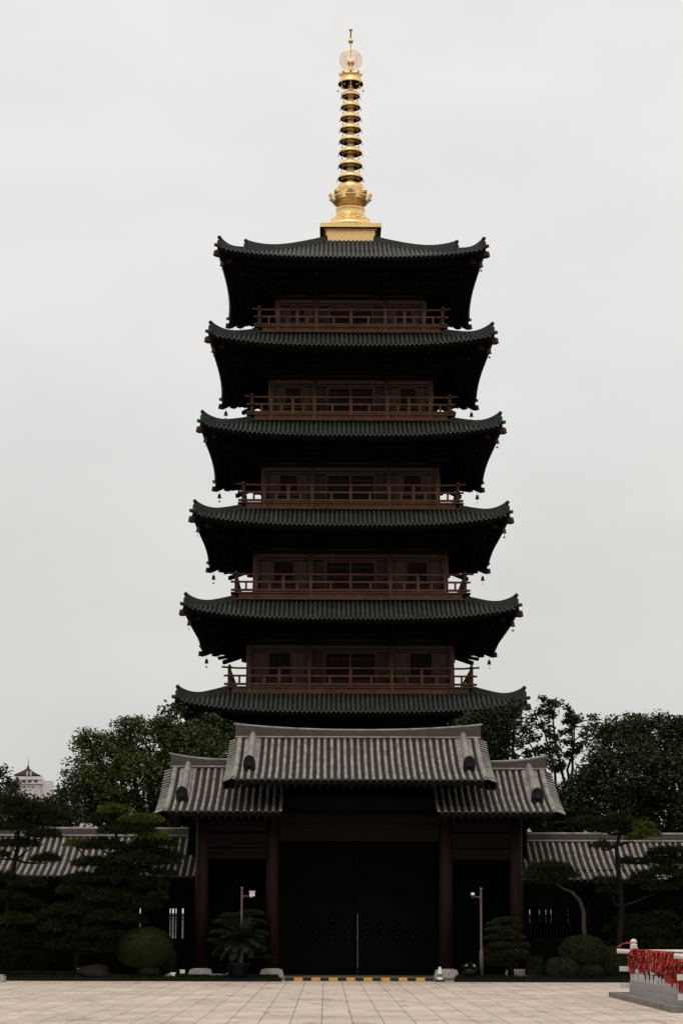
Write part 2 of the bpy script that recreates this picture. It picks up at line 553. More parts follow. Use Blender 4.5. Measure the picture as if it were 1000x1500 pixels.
def make_roof(k):
    R = ROOFS[k]
    w_, ze, LIFT = R['w'], R['z'], R['lift']
    top = k == 5
    din = 1.22 if top else DECKS[k]['h'] - .12
    s1, s2 = (.322, .026) if top else (.42, .02)

    def zf(u, d):
        t = w_ - d
        return ze + s1 * t + s2 * t * t + LIFT * (abs(u) / w_) ** 3.6 * (max(d, 0) / w_) ** 1.2

    BOW = .29

    def yy(u, d):      # in plan the eaves are hollow: corners reach out past the middle
        return -(d - BOW * (1 - min(1, (u / d) ** 2)) * max(0, (d - din) / (w_ - din)))

    nd, nu = 12, 28
    b = MB()
    # pan sheet
    b.mi = 1
    vs, fs = [], []
    for i in range(nd + 1):
        d = w_ + (din - w_) * i / nd
        for j in range(nu + 1):
            u = -d + 2 * d * j / nu
            vs.append((u, yy(u, d), zf(u, d)))
    for i in range(nd):
        for j in range(nu):
            a = i * (nu + 1) + j
            fs.append((a, a + 1, a + nu + 2, a + nu + 1))
    b.add(vs, fs)
    # soffit boards
    c = DECKS[k - 1]['c'] if k > 0 else 4.95
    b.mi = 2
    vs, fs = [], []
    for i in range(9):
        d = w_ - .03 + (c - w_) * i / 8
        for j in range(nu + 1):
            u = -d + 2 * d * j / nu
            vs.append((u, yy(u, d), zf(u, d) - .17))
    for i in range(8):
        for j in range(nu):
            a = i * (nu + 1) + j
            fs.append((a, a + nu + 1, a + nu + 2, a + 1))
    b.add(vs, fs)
    # eave board
    vs, fs = [], []
    for j in range(nu + 1):
        u = -w_ + 2 * w_ * j / nu
        z = zf(u, w_)
        vs += [(u, yy(u, w_), z), (u, yy(u, w_) + .02, z - .18)]
    for j in range(nu):
        fs.append((2 * j, 2 * j + 1, 2 * j + 3, 2 * j + 2))
    b.add(vs, fs)
    # tube tiles with their round end caps, and dripping pan-tile tongues between them
    b.mi = 0
    n = int(2 * w_ / .215)
    for j in range(n):
        u = -w_ + (j + .5) * 2 * w_ / n
        d1 = max(abs(u) + .04, din)
        if w_ - d1 < .1:
            continue
        m_ = max(2, int((w_ - d1) / .5) + 2)
        pts = []
        for i in range(m_):
            d = w_ + .07 + (d1 - w_ - .07) * i / (m_ - 1)
            pts.append((u + random.uniform(-.006, .006), yy(u, d), zf(u, min(d, w_)) + .005 - max(0, d - w_) * .4))
        b.half(pts, (1, 0, 0), .054, 5)
        u2 = u + w_ / n
        z = zf(u2, w_)
        e = yy(u2, w_)
        b.add([(u2 - .055, e - .03, z + .01), (u2 + .055, e - .03, z + .01), (u2 + .035, e - .045, z - .05), (u2, e - .05, z - .075), (u2 - .035, e - .045, z - .05)], [(0, 4, 3, 2, 1)])
    b.rot4()
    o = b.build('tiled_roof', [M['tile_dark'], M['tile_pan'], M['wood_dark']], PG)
    # hip ridges: a heavy upper step and a lower one that carries on to the corner, both ending in an upturned horn
    hb = MB()

    def ridge(d0, d1, wd, h0, kick, n_=14):
        vs, fs = [], []
        for i in range(n_ + 1):
            t = i / n_
            d = d0 + (d1 - d0) * t
            z = zf(d, min(d, w_)) - .05
            h = h0 + kick * max(0, (t - .45) / .55) ** 2.4
            px, py = d, -d
            ox, oy = wd / 2 * .7071, wd / 2 * .7071
            tw = .62
            vs += [(px - ox, py - oy, z), (px + ox, py + oy, z), (px + ox * tw, py + oy * tw, z + h), (px - ox * tw, py - oy * tw, z + h)]
        for i in range(n_):
            a = 4 * i
            for q in range(4):
                r = (q + 1) % 4
                fs.append((a + q, a + r, a + 4 + r, a + 4 + q))
        fs += [(3, 2, 1, 0), (4 * n_, 4 * n_ + 1, 4 * n_ + 2, 4 * n_ + 3)]
        hb.add(vs, fs)
        # rounded cover tile along the top and the ornament on the end
        d = d1
        z = zf(d, min(d, w_)) + h0 + kick
        hb.lathe([(0, z - .16), (.085, z - .12), (.10, z - .06), (.075, z - .01), (0.0, z + .03)], 8, d + .01, -d - .01)
        hb.box(d + .02, -d - .02, z - .42, .17, .17, .34)
    din_r = 1.22 if top else din
    if top:
        ridge(din_r, w_ * .795, .30, .30, .28)
        ridge(w_ * .77, w_ * .985, .26, .24, .34)
    else:
        ridge(din_r, w_ * .985, .28, .26, .36)
    # tube tile on the corner itself
    zc = zf(w_, w_)
    hb.tube([(w_ * .95, -w_ * .95, zc + .05), (w_ + .10, -w_ - .10, zc + .10)], .085, 8)
    me = hb.mesh('hip_ridge', M['ridge_dark'])
    for q in range(4):
        link('hip_ridge', me, o, rz=q * PI / 2)
    # rafters
    rb = MB()
    n = int(2 * w_ / .27)
    for j in range(n):
        u = -w_ + (j + .5) * 2 * w_ / n
        for (da, db, off, wd, hh) in ((w_ - .14, w_ - 1.35, .245, .095, .11), (w_ - .85, c + .05, .37, .10, .13)):
            d0 = max(db, abs(u) + .05)
            if da - d0 < .12:
                continue
            rb.bar((u, yy(u, da), zf(u, da) - off), (u, yy(u, d0), zf(u, d0) - off), wd, hh)
    # purlin ring and eave edge batten
    for d, off, hh in ((c + 1.55, .55, .24), (w_ - .95, .50, .10)):
        prev = None
        for j in range(17):
            u = -d + 2 * d * j / 16
            p = (u, yy(u, d), zf(u, d) - off)
            if prev:
                rb.bar(prev, p, .18, hh)
            prev = p
    rb.rot4()
    rb.build('rafters', M['rafter'], PG)
    # hip beams with copper sleeves
    hb2 = MB()
    hb2.bar((c, -c, zf(c, c) - .62), (w_ * .90, -w_ * .90, zf(w_ * .9, w_ * .9) - .52), .24, .30)
    p1 = (w_ + .0, -w_ - .0, zc - .33)
    hb2.bar((w_ * .8, -w_ * .8, zf(w_ * .8, w_ * .8) - .36), p1, .20, .26)
    hb2.mi = 1
    hb2.bar((w_ - .02, -w_ + .02, zc - .33), (w_ + .10, -w_ - .10, zc - .29), .21, .265)
    hb2.bar((w_ * .90, -w_ * .90, zf(w_ * .9, w_ * .9) - .53), (w_ * .90 + .1, -w_ * .90 - .1, zf(w_ * .9, w_ * .9) - .51), .27, .31)
    me = hb2.mesh('hip_beam', [M['wood_dark'], M['copper']])
    for q in range(4):
        link('hip_beam', me, PG, rz=q * PI / 2)
    # wind bells under the corners
    wb = MB()
    x, z = w_ * .965, zc - .47
    wb.tube([(x, -x, z + .02), (x, -x, z - .16)], .008, 5)
    wb.lathe([(0, z - .14), (.05, z - .15), (.075, z - .2), (.085, z - .30), (.12, z - .37), (.11, z - .37), (.0, z - .2)], 10, x, -x)
    wb.tube([(x, -x, z - .3), (x, -x, z - .52)], .007, 5)
    wb.box(x, -x, z - .56, .10, .02, .07)
    me = wb.mesh('wind_bell', M['bronze'])
    for q in range(4):
        link('wind_bell', me, PG, rz=q * PI / 2)


for k in range(6):
    make_roof(k)


def bracket_mesh(k, c, wt, corner):
    """stepped bracket set standing on a column head; local origin = column head on the wall line, facing -y"""
    R = ROOFS[k]
    zs = R['z'] + .42 * (R['w'] - c - 1.5) - .62 - wt      # up to the purlin
    b = MB()
    b.box(0, 0, .09, .44, .44, .18)
    n = 4
    st = (zs - .18) / n
    for i in range(n):
        out = .38 + .37 * i
        z = .18 + st * (i + .45)
        dirs = [(0, -1)] if not corner else [(0, -1), (1, 0), (.7071, -.7071)]
        for dx, dy in dirs:
            L_ = out * (1.414 if dx and dy else 1)
            b.bar((-dx * .2, -dy * .2, z), (dx * L_, dy * L_, z), .15, st * .52)
            ax, ay = -dy, dx
            cl = .48 - .04 * (i % 2)
            if not (dx and dy):
                ex, ey = dx * (out - .08), dy * (out - .08)
                b.bar((ex - ax * cl, ey - ay * cl, z + st * .3), (ex + ax * cl, ey + ay * cl, z + st * .3), .12, st * .4)
                for s in (-1, 0, 1):
                    b.box(ex + ax * s * cl * .85, ey + ay * s * cl * .85, z + st * .56, .17, .17, st * .22)
        # wall-plane arms
        b.box(0, -.02, z + st * .25, 1.3 - .1 * (i % 2), .13, st * .36)
        if corner:
            b.box(.02, 0, z + st * .25, .13, 1.3, st * .36)
    # down-pointing cantilever (ang)
    b.bar((0, .1, zs * .92), (0, -1.95, zs * .55), .12, .16)
    if corner:
        b.bar((-.1, 0, zs * .92), (1.95, 0, zs * .55), .12, .16)
        b.bar((0, 0, zs * .95), (1.75, -1.75, zs * .55), .15, .2)
    return b.mesh('bracket_set', M['wood_dark'])


def storey(k, D):
    """walls, columns, doors, windows, balcony and railing of one storey; k = index of the roof above"""
    c, wt, zb, zt, h, ib = D['c'], D['wt'], D['zb'], D['zt'], D['h'], D['ib']
    R = ROOFS[k]
    z_top = R['z'] + .42 * (R['w'] - c) - .05
    b = MB()
    i_ = c - .12
    b.mi = 0
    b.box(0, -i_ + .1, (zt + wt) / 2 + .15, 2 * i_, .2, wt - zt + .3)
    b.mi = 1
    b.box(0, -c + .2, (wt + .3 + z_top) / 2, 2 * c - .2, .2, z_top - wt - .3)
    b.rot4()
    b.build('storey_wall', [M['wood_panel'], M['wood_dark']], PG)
    # lintels and head beams
    b = MB()
    b.box(0, -c, wt - .09, 2 * c, .20, .17)
    b.box(0, -c - .004, wt - .25, 2 * c - .1, .12, .07)
    b.box(0, -c, zt + .07, 2 * c, .20, .14)
    b.rot4()
    b.build('lintel', M['wood'], PG)
    b = MB()
    b.box(0, -c, wt + .08, 2 * c + .5, .34, .14)
    b.rot4()
    b.build('head_plate', M['wood_dark'], PG)
    cb = MB()
    cb.lathe([(.19, zt), (.175, (zt + wt) / 2), (.16, wt + .01)], 14)
    cm = cb.mesh('column', M['wood'], True)
    for q in range(4):
        for u in (-c, -ib, ib):
            v = Matrix.Rotation(q * PI / 2, 3, 'Z') @ Vector((u, -c, 0))
            link('column', cm, PG, v)
    bm_, bc_ = bracket_mesh(k, c, wt, False), bracket_mesh(k, c, wt, True)
    for q in range(4):
        for u, me in ((-ib, bm_), (ib, bm_), (c, bc_)):
            v = Matrix.Rotation(q * PI / 2, 3, 'Z') @ Vector((u, -c, wt))
            link('bracket_set', me, PG, v, q * PI / 2)
    # central double door: frame > two latticed leaves
    dh = wt - .285 - zt - .14
    zd = zt + .14
    yd = -i_ - .003
    fb = MB()
    hw = ib * .60
    for s in (-1, 1):
        fb.box(s * (hw + .06), yd - .05, zd + dh / 2, .12, .1, dh)
    fb.box(0, yd - .05, zd + dh - .05, 2 * hw, .1, .10)
    fb.box(0, yd - .06, zd + dh / 2, .10, .1, dh - .1)
    fm = fb.mesh('door', M['wood'])
    lf = MB()
    lw = hw - .06
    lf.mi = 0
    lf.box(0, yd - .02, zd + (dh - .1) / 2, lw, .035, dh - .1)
    lf.mi = 1
    nb = 7
    for i in range(nb):
        x = -lw / 2 + lw * (i + .5) / nb
        lf.box(x, yd - .05, zd + dh * .55, .035, .03, dh * .66)
    for zz in (.22, .5, .78):
        lf.box(0, yd - .06, zd + dh * zz, lw - .02, .025, .05)
    lf.mi = 2
    lf.box(0, yd - .048, zd + dh * .10, lw - .03, .03, dh * .17)
    lm = lf.mesh('door_leaf', [M['lattice'], M['lattice_bar'], M['wood_panel']])
    wb = MB()
    ww = (c - ib) * .36
    wh = dh * .72
    wz = zd + dh - wh
    for s in (-1, 1):
        wb.box(s * (ww / 2 + .05), yd - .045, wz + wh / 2, .1, .09, wh)
    wb.box(0, yd - .045, wz + wh - .04, ww, .09, .08)
    wb.box(0, yd - .045, wz + .04, ww, .09, .08)
    wm = wb.mesh('window', M['wood'])
    lb = MB()
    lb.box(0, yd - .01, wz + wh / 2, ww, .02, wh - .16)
    lb.mi = 1
    for i in range(9):
        lb.box(-ww / 2 + ww * (i + .5) / 9, yd - .04, wz + wh / 2, .03, .035, wh - .16)
    ltm = lb.mesh('lattice', [M['lattice'], M['lattice_bar']])
    pn = MB()
    pn.box(0, yd - .02, zd + dh / 2, (c - ib - .34 - ww - .2) / 2, .04, dh - .04)
    pm = pn.mesh('wall_panel', M['wood'])
    for q in range(4):
        d = link('door', fm, PG, rz=q * PI / 2)
        for s in (-1, 1):
            link('door_leaf', lm, d, (s * (lw / 2 + .055), 0, 0))
        for s in (-1, 1):
            u = s * (c + ib) / 2
            v = Matrix.Rotation(q * PI / 2, 3, 'Z') @ Vector((u, 0, 0))
            wo = link('window', wm, PG, v, q * PI / 2)
            link('lattice', ltm, wo)
            for s2 in (-1, 1):
                link('wall_panel', pm, wo, (s2 * (ww / 2 + .1 + (c - ib - .3 - ww - .2) / 4), 0, 0))
    # balcony deck with edge beams, under-box down to the roof below
    b = MB()
    b.mi = 0
    b.box(0, -h + .14, (zt + zb) / 2 - .02, 2 * h, .28, zt - zb - .04)
    b.box(0, -h + .05, zt - .02, 2 * h + .08, .28, .055)
    b.box(0, -h + .01, zb + .05, 2 * h - .3, .30, .07)
    for u in (-c, -ib, ib, c):
        b.box(u, -h - .02, (zt + zb) / 2 - .03, .17, .14, zt - zb - .1)
    b.mi = 1
    b.box(0, -h / 2, zt - .07, 2 * h - .3, h - .3, .10)
    b.box(0, -h + .35, zb - .45, 2 * h - .7, .15, 1.0)
    b.rot4()
    b.build('balcony_deck', [M['wood_red'], M['wood_dark']], PG)
    # railing: three rails that cross beyond the corners, posts and struts
    rb = MB()
    y = -h + .16
    e = h - .16
    rb.bar((-e - .24, y, zt + .13), (e + .24, y, zt + .13), .11, .10)
    rb.bar((-e - .26, y, zt + .51), (e + .26, y, zt + .51), .10, .085)
    n = 16
    pts = []
    for i in range(n + 1):
        x = -e - .36 + (2 * e + .72) * i / n
        pts.append((x, y, zt + .86 + .05 * max(0, (abs(x) - e + .1) / .46)))
    rb.tube(pts, .045, 8)
    sp = sorted([-c, -(c + ib) / 2, -ib, 0, ib, (c + ib) / 2, c])
    for u in sp:
        rb.box(u, y, zt + .33, .13, .13, .66)
        rb.lathe([(.05, zt + .65), (.085, zt + .69), (.085, zt + .74), (.03, zt + .82)], 8, u, y)
    full = [-e] + sp + [e]
    for a, b_ in zip(full[:-1], full[1:]):
        rb.box((a + b_) / 2, y, zt + .32, .095, .08, .36)
    rm = rb.mesh('railing', M['wood_red'])
    pb = MB()
    pb.box(-e, y, zt + .42, .16, .16, .84)
    pb.lathe([(.06, zt + .84), (.09, zt + .88), (.09, zt + .94), (.03, zt + 1.03)], 8, -e, y)
    pm2 = pb.mesh('corner_post', M['wood'])
    for q in range(4):
        r = link('railing', rm, PG, rz=q * PI / 2)
        link('corner_post', pm2, r)


for k, D in enumerate(DECKS):
    storey(k + 1, D)
# lowest storeys, behind the gate
b = MB()
b.box(0, -4.75, 6.6, 9.7, .3, 10.9)
b.rot4()
b.build('storey_wall', M['wood_dark'], PG)
cb = MB()
cb.lathe([(.26, 1.2), (.24, 9.9)], 14)
cm = cb.mesh('column', M['pillar'], True)
bm_, bc_ = bracket_mesh(0, 4.95, 9.9, False), bracket_mesh(0, 4.95, 9.9, True)
for q in range(4):
    for u in (-4.95, -1.95, 1.95):
        link('column', cm, PG, Matrix.Rotation(q * PI / 2, 3, 'Z') @ Vector((u, -4.95, 0)))
    for u, me in ((-1.95, bm_), (1.95, bm_), (4.95, bc_)):
        link('bracket_set', me, PG, Matrix.Rotation(q * PI / 2, 3, 'Z') @ Vector((u, -4.95, 9.9)), q * PI / 2)

# ---- spire
YZ = [42, 62, 78, 92, 108, 117, 270, 285, 290, 305, 318, 326]
ZZ = [46.72, 45.98, 45.39, 44.87, 44.28, 43.95, 38.39, 37.85, 37.67, 37.14, 36.67, 36.38]
sz = lambda yz: float(np.interp(20 + yz / 4.412, YZ, ZZ))
sr = lambda rz: rz / 4.412 * .0345
b = MB()
b.box(0, 0, 35.25, 2.40, 2.40, .80)
b.box(0, 0, 35.63, 2.62, 2.62, .06)
b.box(0, 0, 35.765, 3.04, 3.04, .20)
SP = b.build('spire', M['gold'], PG)
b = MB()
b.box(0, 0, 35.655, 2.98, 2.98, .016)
b.build('slab_soffit', M['gilt_shade'], SP)
b = MB()
b.lathe([(sr(185), 35.87), (sr(182), 36.05), (sr(150), 36.2), (sr(128), sz(1348)), (sr(104), sz(1322)), (sr(97), sz(1318)), (sr(92), sz(1312)),
         (sr(91), sz(1280)), (sr(95), sz(1272)), (sr(92), sz(1264)), (sr(78), sz(1258)), (sr(74), sz(1246)), (sr(78), sz(1238))], 32)
for k in range(16):
    t = 2 * PI * k / 16
    r = sr(120)
    b.tube([(r * math.cos(t), r * math.sin(t), sz(1352)), (r * .93 * math.cos(t), r * .93 * math.sin(t), sz(1330))], [.10, .03], 6)
b.build('dome_base', M['gold'], SP, True)
b = MB()
b.lathe([(sr(76), sz(1250)), (sr(88), sz(1246)), (sr(112), sz(1226)), (sr(118), sz(1212)), (sr(110), sz(1206)), (sr(84), sz(1208)),
         (sr(86), sz(1150)), (sr(88), sz(1136)), (sr(84), sz(1128)), (sr(80), sz(1112)), (sr(60), sz(1106)), (sr(30), sz(1100))], 32)
b.build('lotus_bowl', M['gold_carved'], SP, True)
# flame-leaf ornaments round the bowl
pb = MB()
vs, fs = [], []
prof = [(.72, 1238, .16), (.86, 1228, .24), (.97, 1216, .27), (1.02, 1203, .25), (1.01, 1194, .27), (1.06, 1186, .20), (1.07, 1180, .21), (1.12, 1173, .10), (1.10, 1166, .02)]
for r_, yz, hw_ in prof:
    for th_ in (0, -.05):
        for q in range(5):
            a_ = (q - 2) / 2
            vs.append((r_ + th_ - .10 * a_ * a_ * (r_ > .8), a_ * hw_, sz(yz) + .05 * a_ * a_))
for i in range(len(prof) - 1):
    for q in range(4):
        o0, o1 = 10 * i, 10 * (i + 1)
        fs.append((o0 + q, o0 + q + 1, o1 + q + 1, o1 + q))
        fs.append((o0 + 5 + q, o1 + 5 + q, o1 + 5 + q + 1, o0 + 5 + q + 1))
    for q in (0, 4):
        fs.append((10 * i + q, 10 * i + 5 + q, 10 * i + 15 + q, 10 * i + 10 + q))
pb.add(vs, fs)
pb.lathe([(.001, sz(1212)), (.07, sz(1208)), (.08, sz(1204)), (.001, sz(1197))], 8, 1.0, 0)
me = pb.mesh('flame_leaf', M['gold_carved'])
for q in range(8):
    link('flame_leaf', me, SP, rz=q * PI / 4)
b = MB()
b.lathe([(sr(30), sz(1106)), (sr(24), sz(1080)), (sr(18), sz(500)), (sr(14), sz(400)), (sr(12), sz(345)), (sr(9), sz(338)), (sr(5), sz(230)),
         (sr(5), sz(112)), (sr(11), sz(110)), (sr(13), sz(104)), (sr(9), sz(97)), (0, sz(95))], 14)
for yz, r in ((338, 24), (200, 17)):
    b.lathe([(sr(r) * math.sin(PI * i / 10) + .001, sz(yz - 22) - sr(r) * math.cos(PI * i / 10)) for i in range(11)], 16)
b.build('finial_rod', M['gold'], SP, True)
for yz, hw in ((1072, 81), (990, 77), (908, 75), (832, 73), (757, 69), (685, 67), (612, 64), (540, 60)):
    z0, r = sz(yz), sr(hw)
    H = .20
    b = MB()
    b.lathe([(r * .99, z0 + .03), (r, z0), (r * 1.0, z0 + .04), (r * .97, z0 + .10), (r * .93, z0 + H - .04), (r * .88, z0 + H), (r * .80, z0 + H + .02)], 32)
    b.f.pop(); b.m.pop(); b.f.pop(); b.m.pop()
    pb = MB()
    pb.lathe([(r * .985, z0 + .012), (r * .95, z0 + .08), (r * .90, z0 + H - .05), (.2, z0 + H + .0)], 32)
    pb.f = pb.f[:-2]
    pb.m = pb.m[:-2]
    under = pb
    # pierced web between rim and hub: eight spokes, hub collar and little pendants
    b.lathe([(.2, z0 + H + .012), (r * .80, z0 + H + .02)], 32)
    b.f.pop(); b.m.pop(); b.f.pop(); b.m.pop()
    b.lathe([(.15, z0 - .02), (.24, z0 + .06), (.24, z0 + .2), (.15, z0 + .3)], 16)
    for q in range(8):
        t = q * PI / 4 + PI / 8
        ct, st_ = math.cos(t), math.sin(t)
        b.bar((.2 * ct, .2 * st_, z0 + .12), (r * .97 * ct, r * .97 * st_, z0 + .08), .06, .05)
        b.lathe([(.012, z0 + .02), (.03, z0 - .02), (.04, z0 - .07), (0, z0 - .07)], 6, r * .74 * ct, r * .74 * st_)
    o = b.build('ring', M['gold'], SP, True)
    under.build('ring_underside', M['gilt_shade'], SP)
    bb = MB()
    x = r + .025
    bb.tube([(x, 0, z0 + .06), (x, 0, z0 - .08)], .008, 4)
    bb.lathe([(.012, z0 - .05), (.024, z0 - .09), (.030, z0 - .13), (0, z0 - .12)], 6, x, 0)
    me = bb.mesh('pendant', M['bronze'])
    for q in range(8):
        link('pendant', me, SP, rz=q * PI / 4)
z0, r = sz(460), sr(81)
b = MB()
b.lathe([(r * .97, z0 + .05), (r, z0), (r * 1.01, z0 + .05), (r * .96, z0 + .16), (r * .84, z0 + .24), (r * .80, z0 + .30), (r * .82, z0 + .44),
         (r * .86, z0 + .47), (r * .80, z0 + .53), (r * .55, z0 + .60), (.12, z0 + .62)], 32)
b.f.pop(); b.m.pop(); b.f.pop(); b.m.pop()
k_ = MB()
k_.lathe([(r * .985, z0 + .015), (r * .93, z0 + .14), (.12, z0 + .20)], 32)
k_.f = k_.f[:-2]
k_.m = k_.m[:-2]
k_.build('canopy_underside', M['gilt_shade'], SP)
for q in range(8):
    t = q * PI / 4
    ct, st_ = math.cos(t), math.sin(t)
    b.lathe([(.015, z0 + .04), (.05, z0 - .04), (.055, z0 - .12), (0, z0 - .12)], 6, r * .7 * ct, r * .7 * st_)
    b.tube([(r * .8 * ct, r * .8 * st_, z0 + .5), (r * .9 * ct, r * .9 * st_, z0 + .62), (r * .72 * ct, r * .72 * st_, z0 + .66)], [.06, .05, .02], 6)
    b.tube([(r * 1.01 * ct, r * 1.01 * st_, z0 + .04), (r * 1.01 * ct, r * 1.01 * st_, z0 - .28)], .007, 4)
    b.lathe([(.015, z0 - .24), (.035, z0 - .3), (.045, z0 - .37), (0, z0 - .36)], 6, r * 1.01 * ct, r * 1.01 * st_)
b.build('canopy', M['gold'], SP, True)
# filigree halo: an openwork disc of fine rays and hoops
zc_ = sz(300)
b = MB()
R0, R1 = sr(30), sr(72)
for rr in (R0, R0 + (R1 - R0) * .35, R0 + (R1 - R0) * .68, R1):
    b.tube([(rr * math.cos(2 * PI * i / 40), 0, zc_ + rr * .96 * math.sin(2 * PI * i / 40)) for i in range(41)], .013 if rr < R1 else .018, 5, False)
for i in range(48):
    t = 2 * PI * i / 48
    b.bar((R0 * math.cos(t), 0, zc_ + R0 * .96 * math.sin(t)), (R1 * 1.03 * math.cos(t + .12), 0, zc_ + R1 * .99 * math.sin(t + .12)), .014, .014)
b.bar((-R0, 0, zc_ - .02), (R0, 0, zc_ - .02), .02, .02)
b.build('halo', M['gold'], SP)

# pale terrace round the pagoda foot, added to brighten the door gap and lattice
TR = thing('added_terrace', 'added pale stone terrace with balustrade, bright backing behind the gate doors and lattice', 'terrace', (0, 105, 0))
b = MB()
b.box(0, 0, .6, 27, 24, 1.2)
b.build('platform', M['stone'], TR)
for i in range(17):
    x = (i - 8) * 1.55
    b = MB()
    b.box(0, 0, 1.75, .18, .18, 1.1)
    b.lathe([(.09, 2.3), (.11, 2.36), (.05, 2.5)], 8)
    if i == 0:
        pm = b.mesh('balustrade_post', M['stone_w'])
        k = MB()
        k.box(.775, 0, 1.62, 1.36, .09, .82)
        k.box(.775, 0, 2.12, 1.37, .14, .20)
        km = k.mesh('balustrade_panel', M['stone'])
    link('balustrade_post', pm, TR, (x, -11.8, 0))
    if i < 16:
        link('balustrade_panel', km, TR, (x, -11.8, 0))

# ------------------------------------------------------------------ gatehouse
GT = thing('gatehouse', 'dark timber gatehouse with grey tiled main roof and two lower wing roofs', 'gatehouse', (0, 72, 0))


def gable_roof(parent, x0, x1, ye, ze, yr, zr, gl, gr_, pitch=.226, desc=True, name='tiled_roof', nright=True):
    """tiled gable roof running along x (local to parent at y=72): front eave (ye, ze) up to the ridge (yr, zr) and down behind.
    gl, gr_ = True where the end is a free gable with barge tiles and a descending ridge"""
    oy = 72
    run = yr - ye

    def pf(t):      # t: 0 eave .. 1 ridge; slightly hollow slope
        return ye + run * t - oy, ze + (zr - ze) * (t - .10 * math.sin(PI * t))
    xa = x0 + (.34 if gl else 0)
    xb = x1 - (.34 if gr_ else 0)
    b = MB()
    n = 8
    for back in (False, True):
        vs, fs = [], []
        for i in range(n + 1):
            y, z = pf(i / n)
            if back:
                y = 2 * (yr - oy) - y
            vs += [(xa, y, z), (xb, y, z)]
        for i in range(n):
            q = (2 * i, 2 * i + 1, 2 * i + 3, 2 * i + 2)
            fs.append(q if not back else q[::-1])
        b.mi = 1
        b.add(vs, fs)
        # underside
        b.mi = 2
        b.add([(x, y, z - .16) for x, y, z in vs], [f[::-1] for f in fs])
    cnt = max(2, round((xb - xa) / pitch))
    b.mi = 0
    for j in range(cnt + 1):
        x = xa + (xb - xa) * j / cnt
        for back in (False, True):
            pts = []
            for i in range(n + 1):
                y, z = pf(i / n)
                if i == 0:
                    y -= .06
                    z -= .02
                if back:
                    y = 2 * (yr - oy) - y
                pts.append((x + random.uniform(-.006, .006), y, z + .004))
            b.half(pts, (1, 0, 0), .052, 6)
    # eave board, drip tongues
    y, z = pf(0)
    b.mi = 2
    b.box((xa + xb) / 2, y + .02, z - .095, xb - xa, .03, .17)
    b.mi = 1
    for j in range(cnt):
        x = xa + (xb - xa) * (j + .5) / cnt
        b.add([(x - .065, y - .035, z), (x + .065, y - .035, z), (x + .045, y - .045, z - .055), (x, y - .05, z - .085), (x - .045, y - .045, z - .055)], [(0, 4, 3, 2, 1)])
    # barge tiles: short courses sloping outwards past the gable
    for gl_, xg, s in ((gl, x0, -1), (gr_, x1, 1)):
        if not gl_:
            continue
        xi = xg - s * .34
        m_ = max(8, int(run * 1.06 / .215))
        for back in (False, True):
            for i in range(m_):
                y, z = pf((i + .3) / m_)
                if back:
                    y = 2 * (yr - oy) - y
                b.mi = 0
                b.half([(xi - s * .02, y, z + .03), (xg + s * .01, y, z - .10)], (0, 1, 0), .045, 5)
            vs, fs = [], []
            for i in range(n + 1):
                y, z = pf(i / n)
                if back:
                    y = 2 * (yr - oy) - y
                vs += [(xi, y, z + .01), (xg, y, z - .12), (xg, y, z - .34), (xi, y, z - .34)]
            for i in range(n):
                for q in range(3):
                    fs.append((4 * i + q, 4 * i + q + 1, 4 * i + 5 + q, 4 * i + 4 + q))
            b.mi = 1
            b.add(vs, fs)
            # big tube tile along the inner edge of the barge
            b.mi = 0
            pts = []
            for i in range(n + 1):
                y, z = pf(i / n)
                if back:
                    y = 2 * (yr - oy) - y
                pts.append((xi, y, z + .03))
            b.half(pts, (1, 0, 0), .085, 6)
    o = b.build(name, [M['tube'], M['pan'], M['wood_dark']], parent)
    # main ridge: courses of tile under a pale cap, its ends swept up
    rb = MB()
    r0 = x0 + (.18 if gl else 0)
    r1 = x1 - (.18 if gr_ else 0)
    vs, fs = [], []
    nn = 20
    yc = yr - oy
    cap = []
    for i in range(nn + 1):
        x = r0 + (r1 - r0) * i / nn
        q = 2 * i / nn - 1
        if gl and gr_:
            k = abs(q) ** 2.2
        elif gl:
            k = max(0, -q) ** 2.2
        elif gr_:
            k = max(0, q) ** 2.2
        else:
            k = 0
        up = .19 * k
        vs += [(x, yc - .17, zr - .06), (x, yc - .13, zr + .25 + up), (x, yc + .13, zr + .25 + up), (x, yc + .17, zr - .06)]
        cap.append((x, yc, zr + .25 + up))
    for i in range(nn):
        for q in range(3):
            fs.append((4 * i + q, 4 * i + 4 + q, 4 * i + 5 + q, 4 * i + 1 + q))
    fs += [(3, 2, 1, 0), (4 * nn, 4 * nn + 1, 4 * nn + 2, 4 * nn + 3)]
    rb.add(vs, fs)
    rb.mi = 1
    if gl:
        cap[0] = (cap[0][0] - .07, cap[0][1], cap[0][2] + .015)
    if gr_:
        cap[-1] = (cap[-1][0] + .07, cap[-1][1], cap[-1][2] + .015)
    rb.half(cap, (0, 1, 0), .065, 6)
    rb.half([(r0, yc - .15, zr - .0), (r1, yc - .15, zr - .0)], (0, 1, 0), .055, 5)
    rb.half([(r0, yc + .15, zr - .0), (r1, yc + .15, zr - .0)], (0, 1, 0), .055, 5)
    rb.build('main_ridge', [M['ridge_grey'], M['tube']], o)
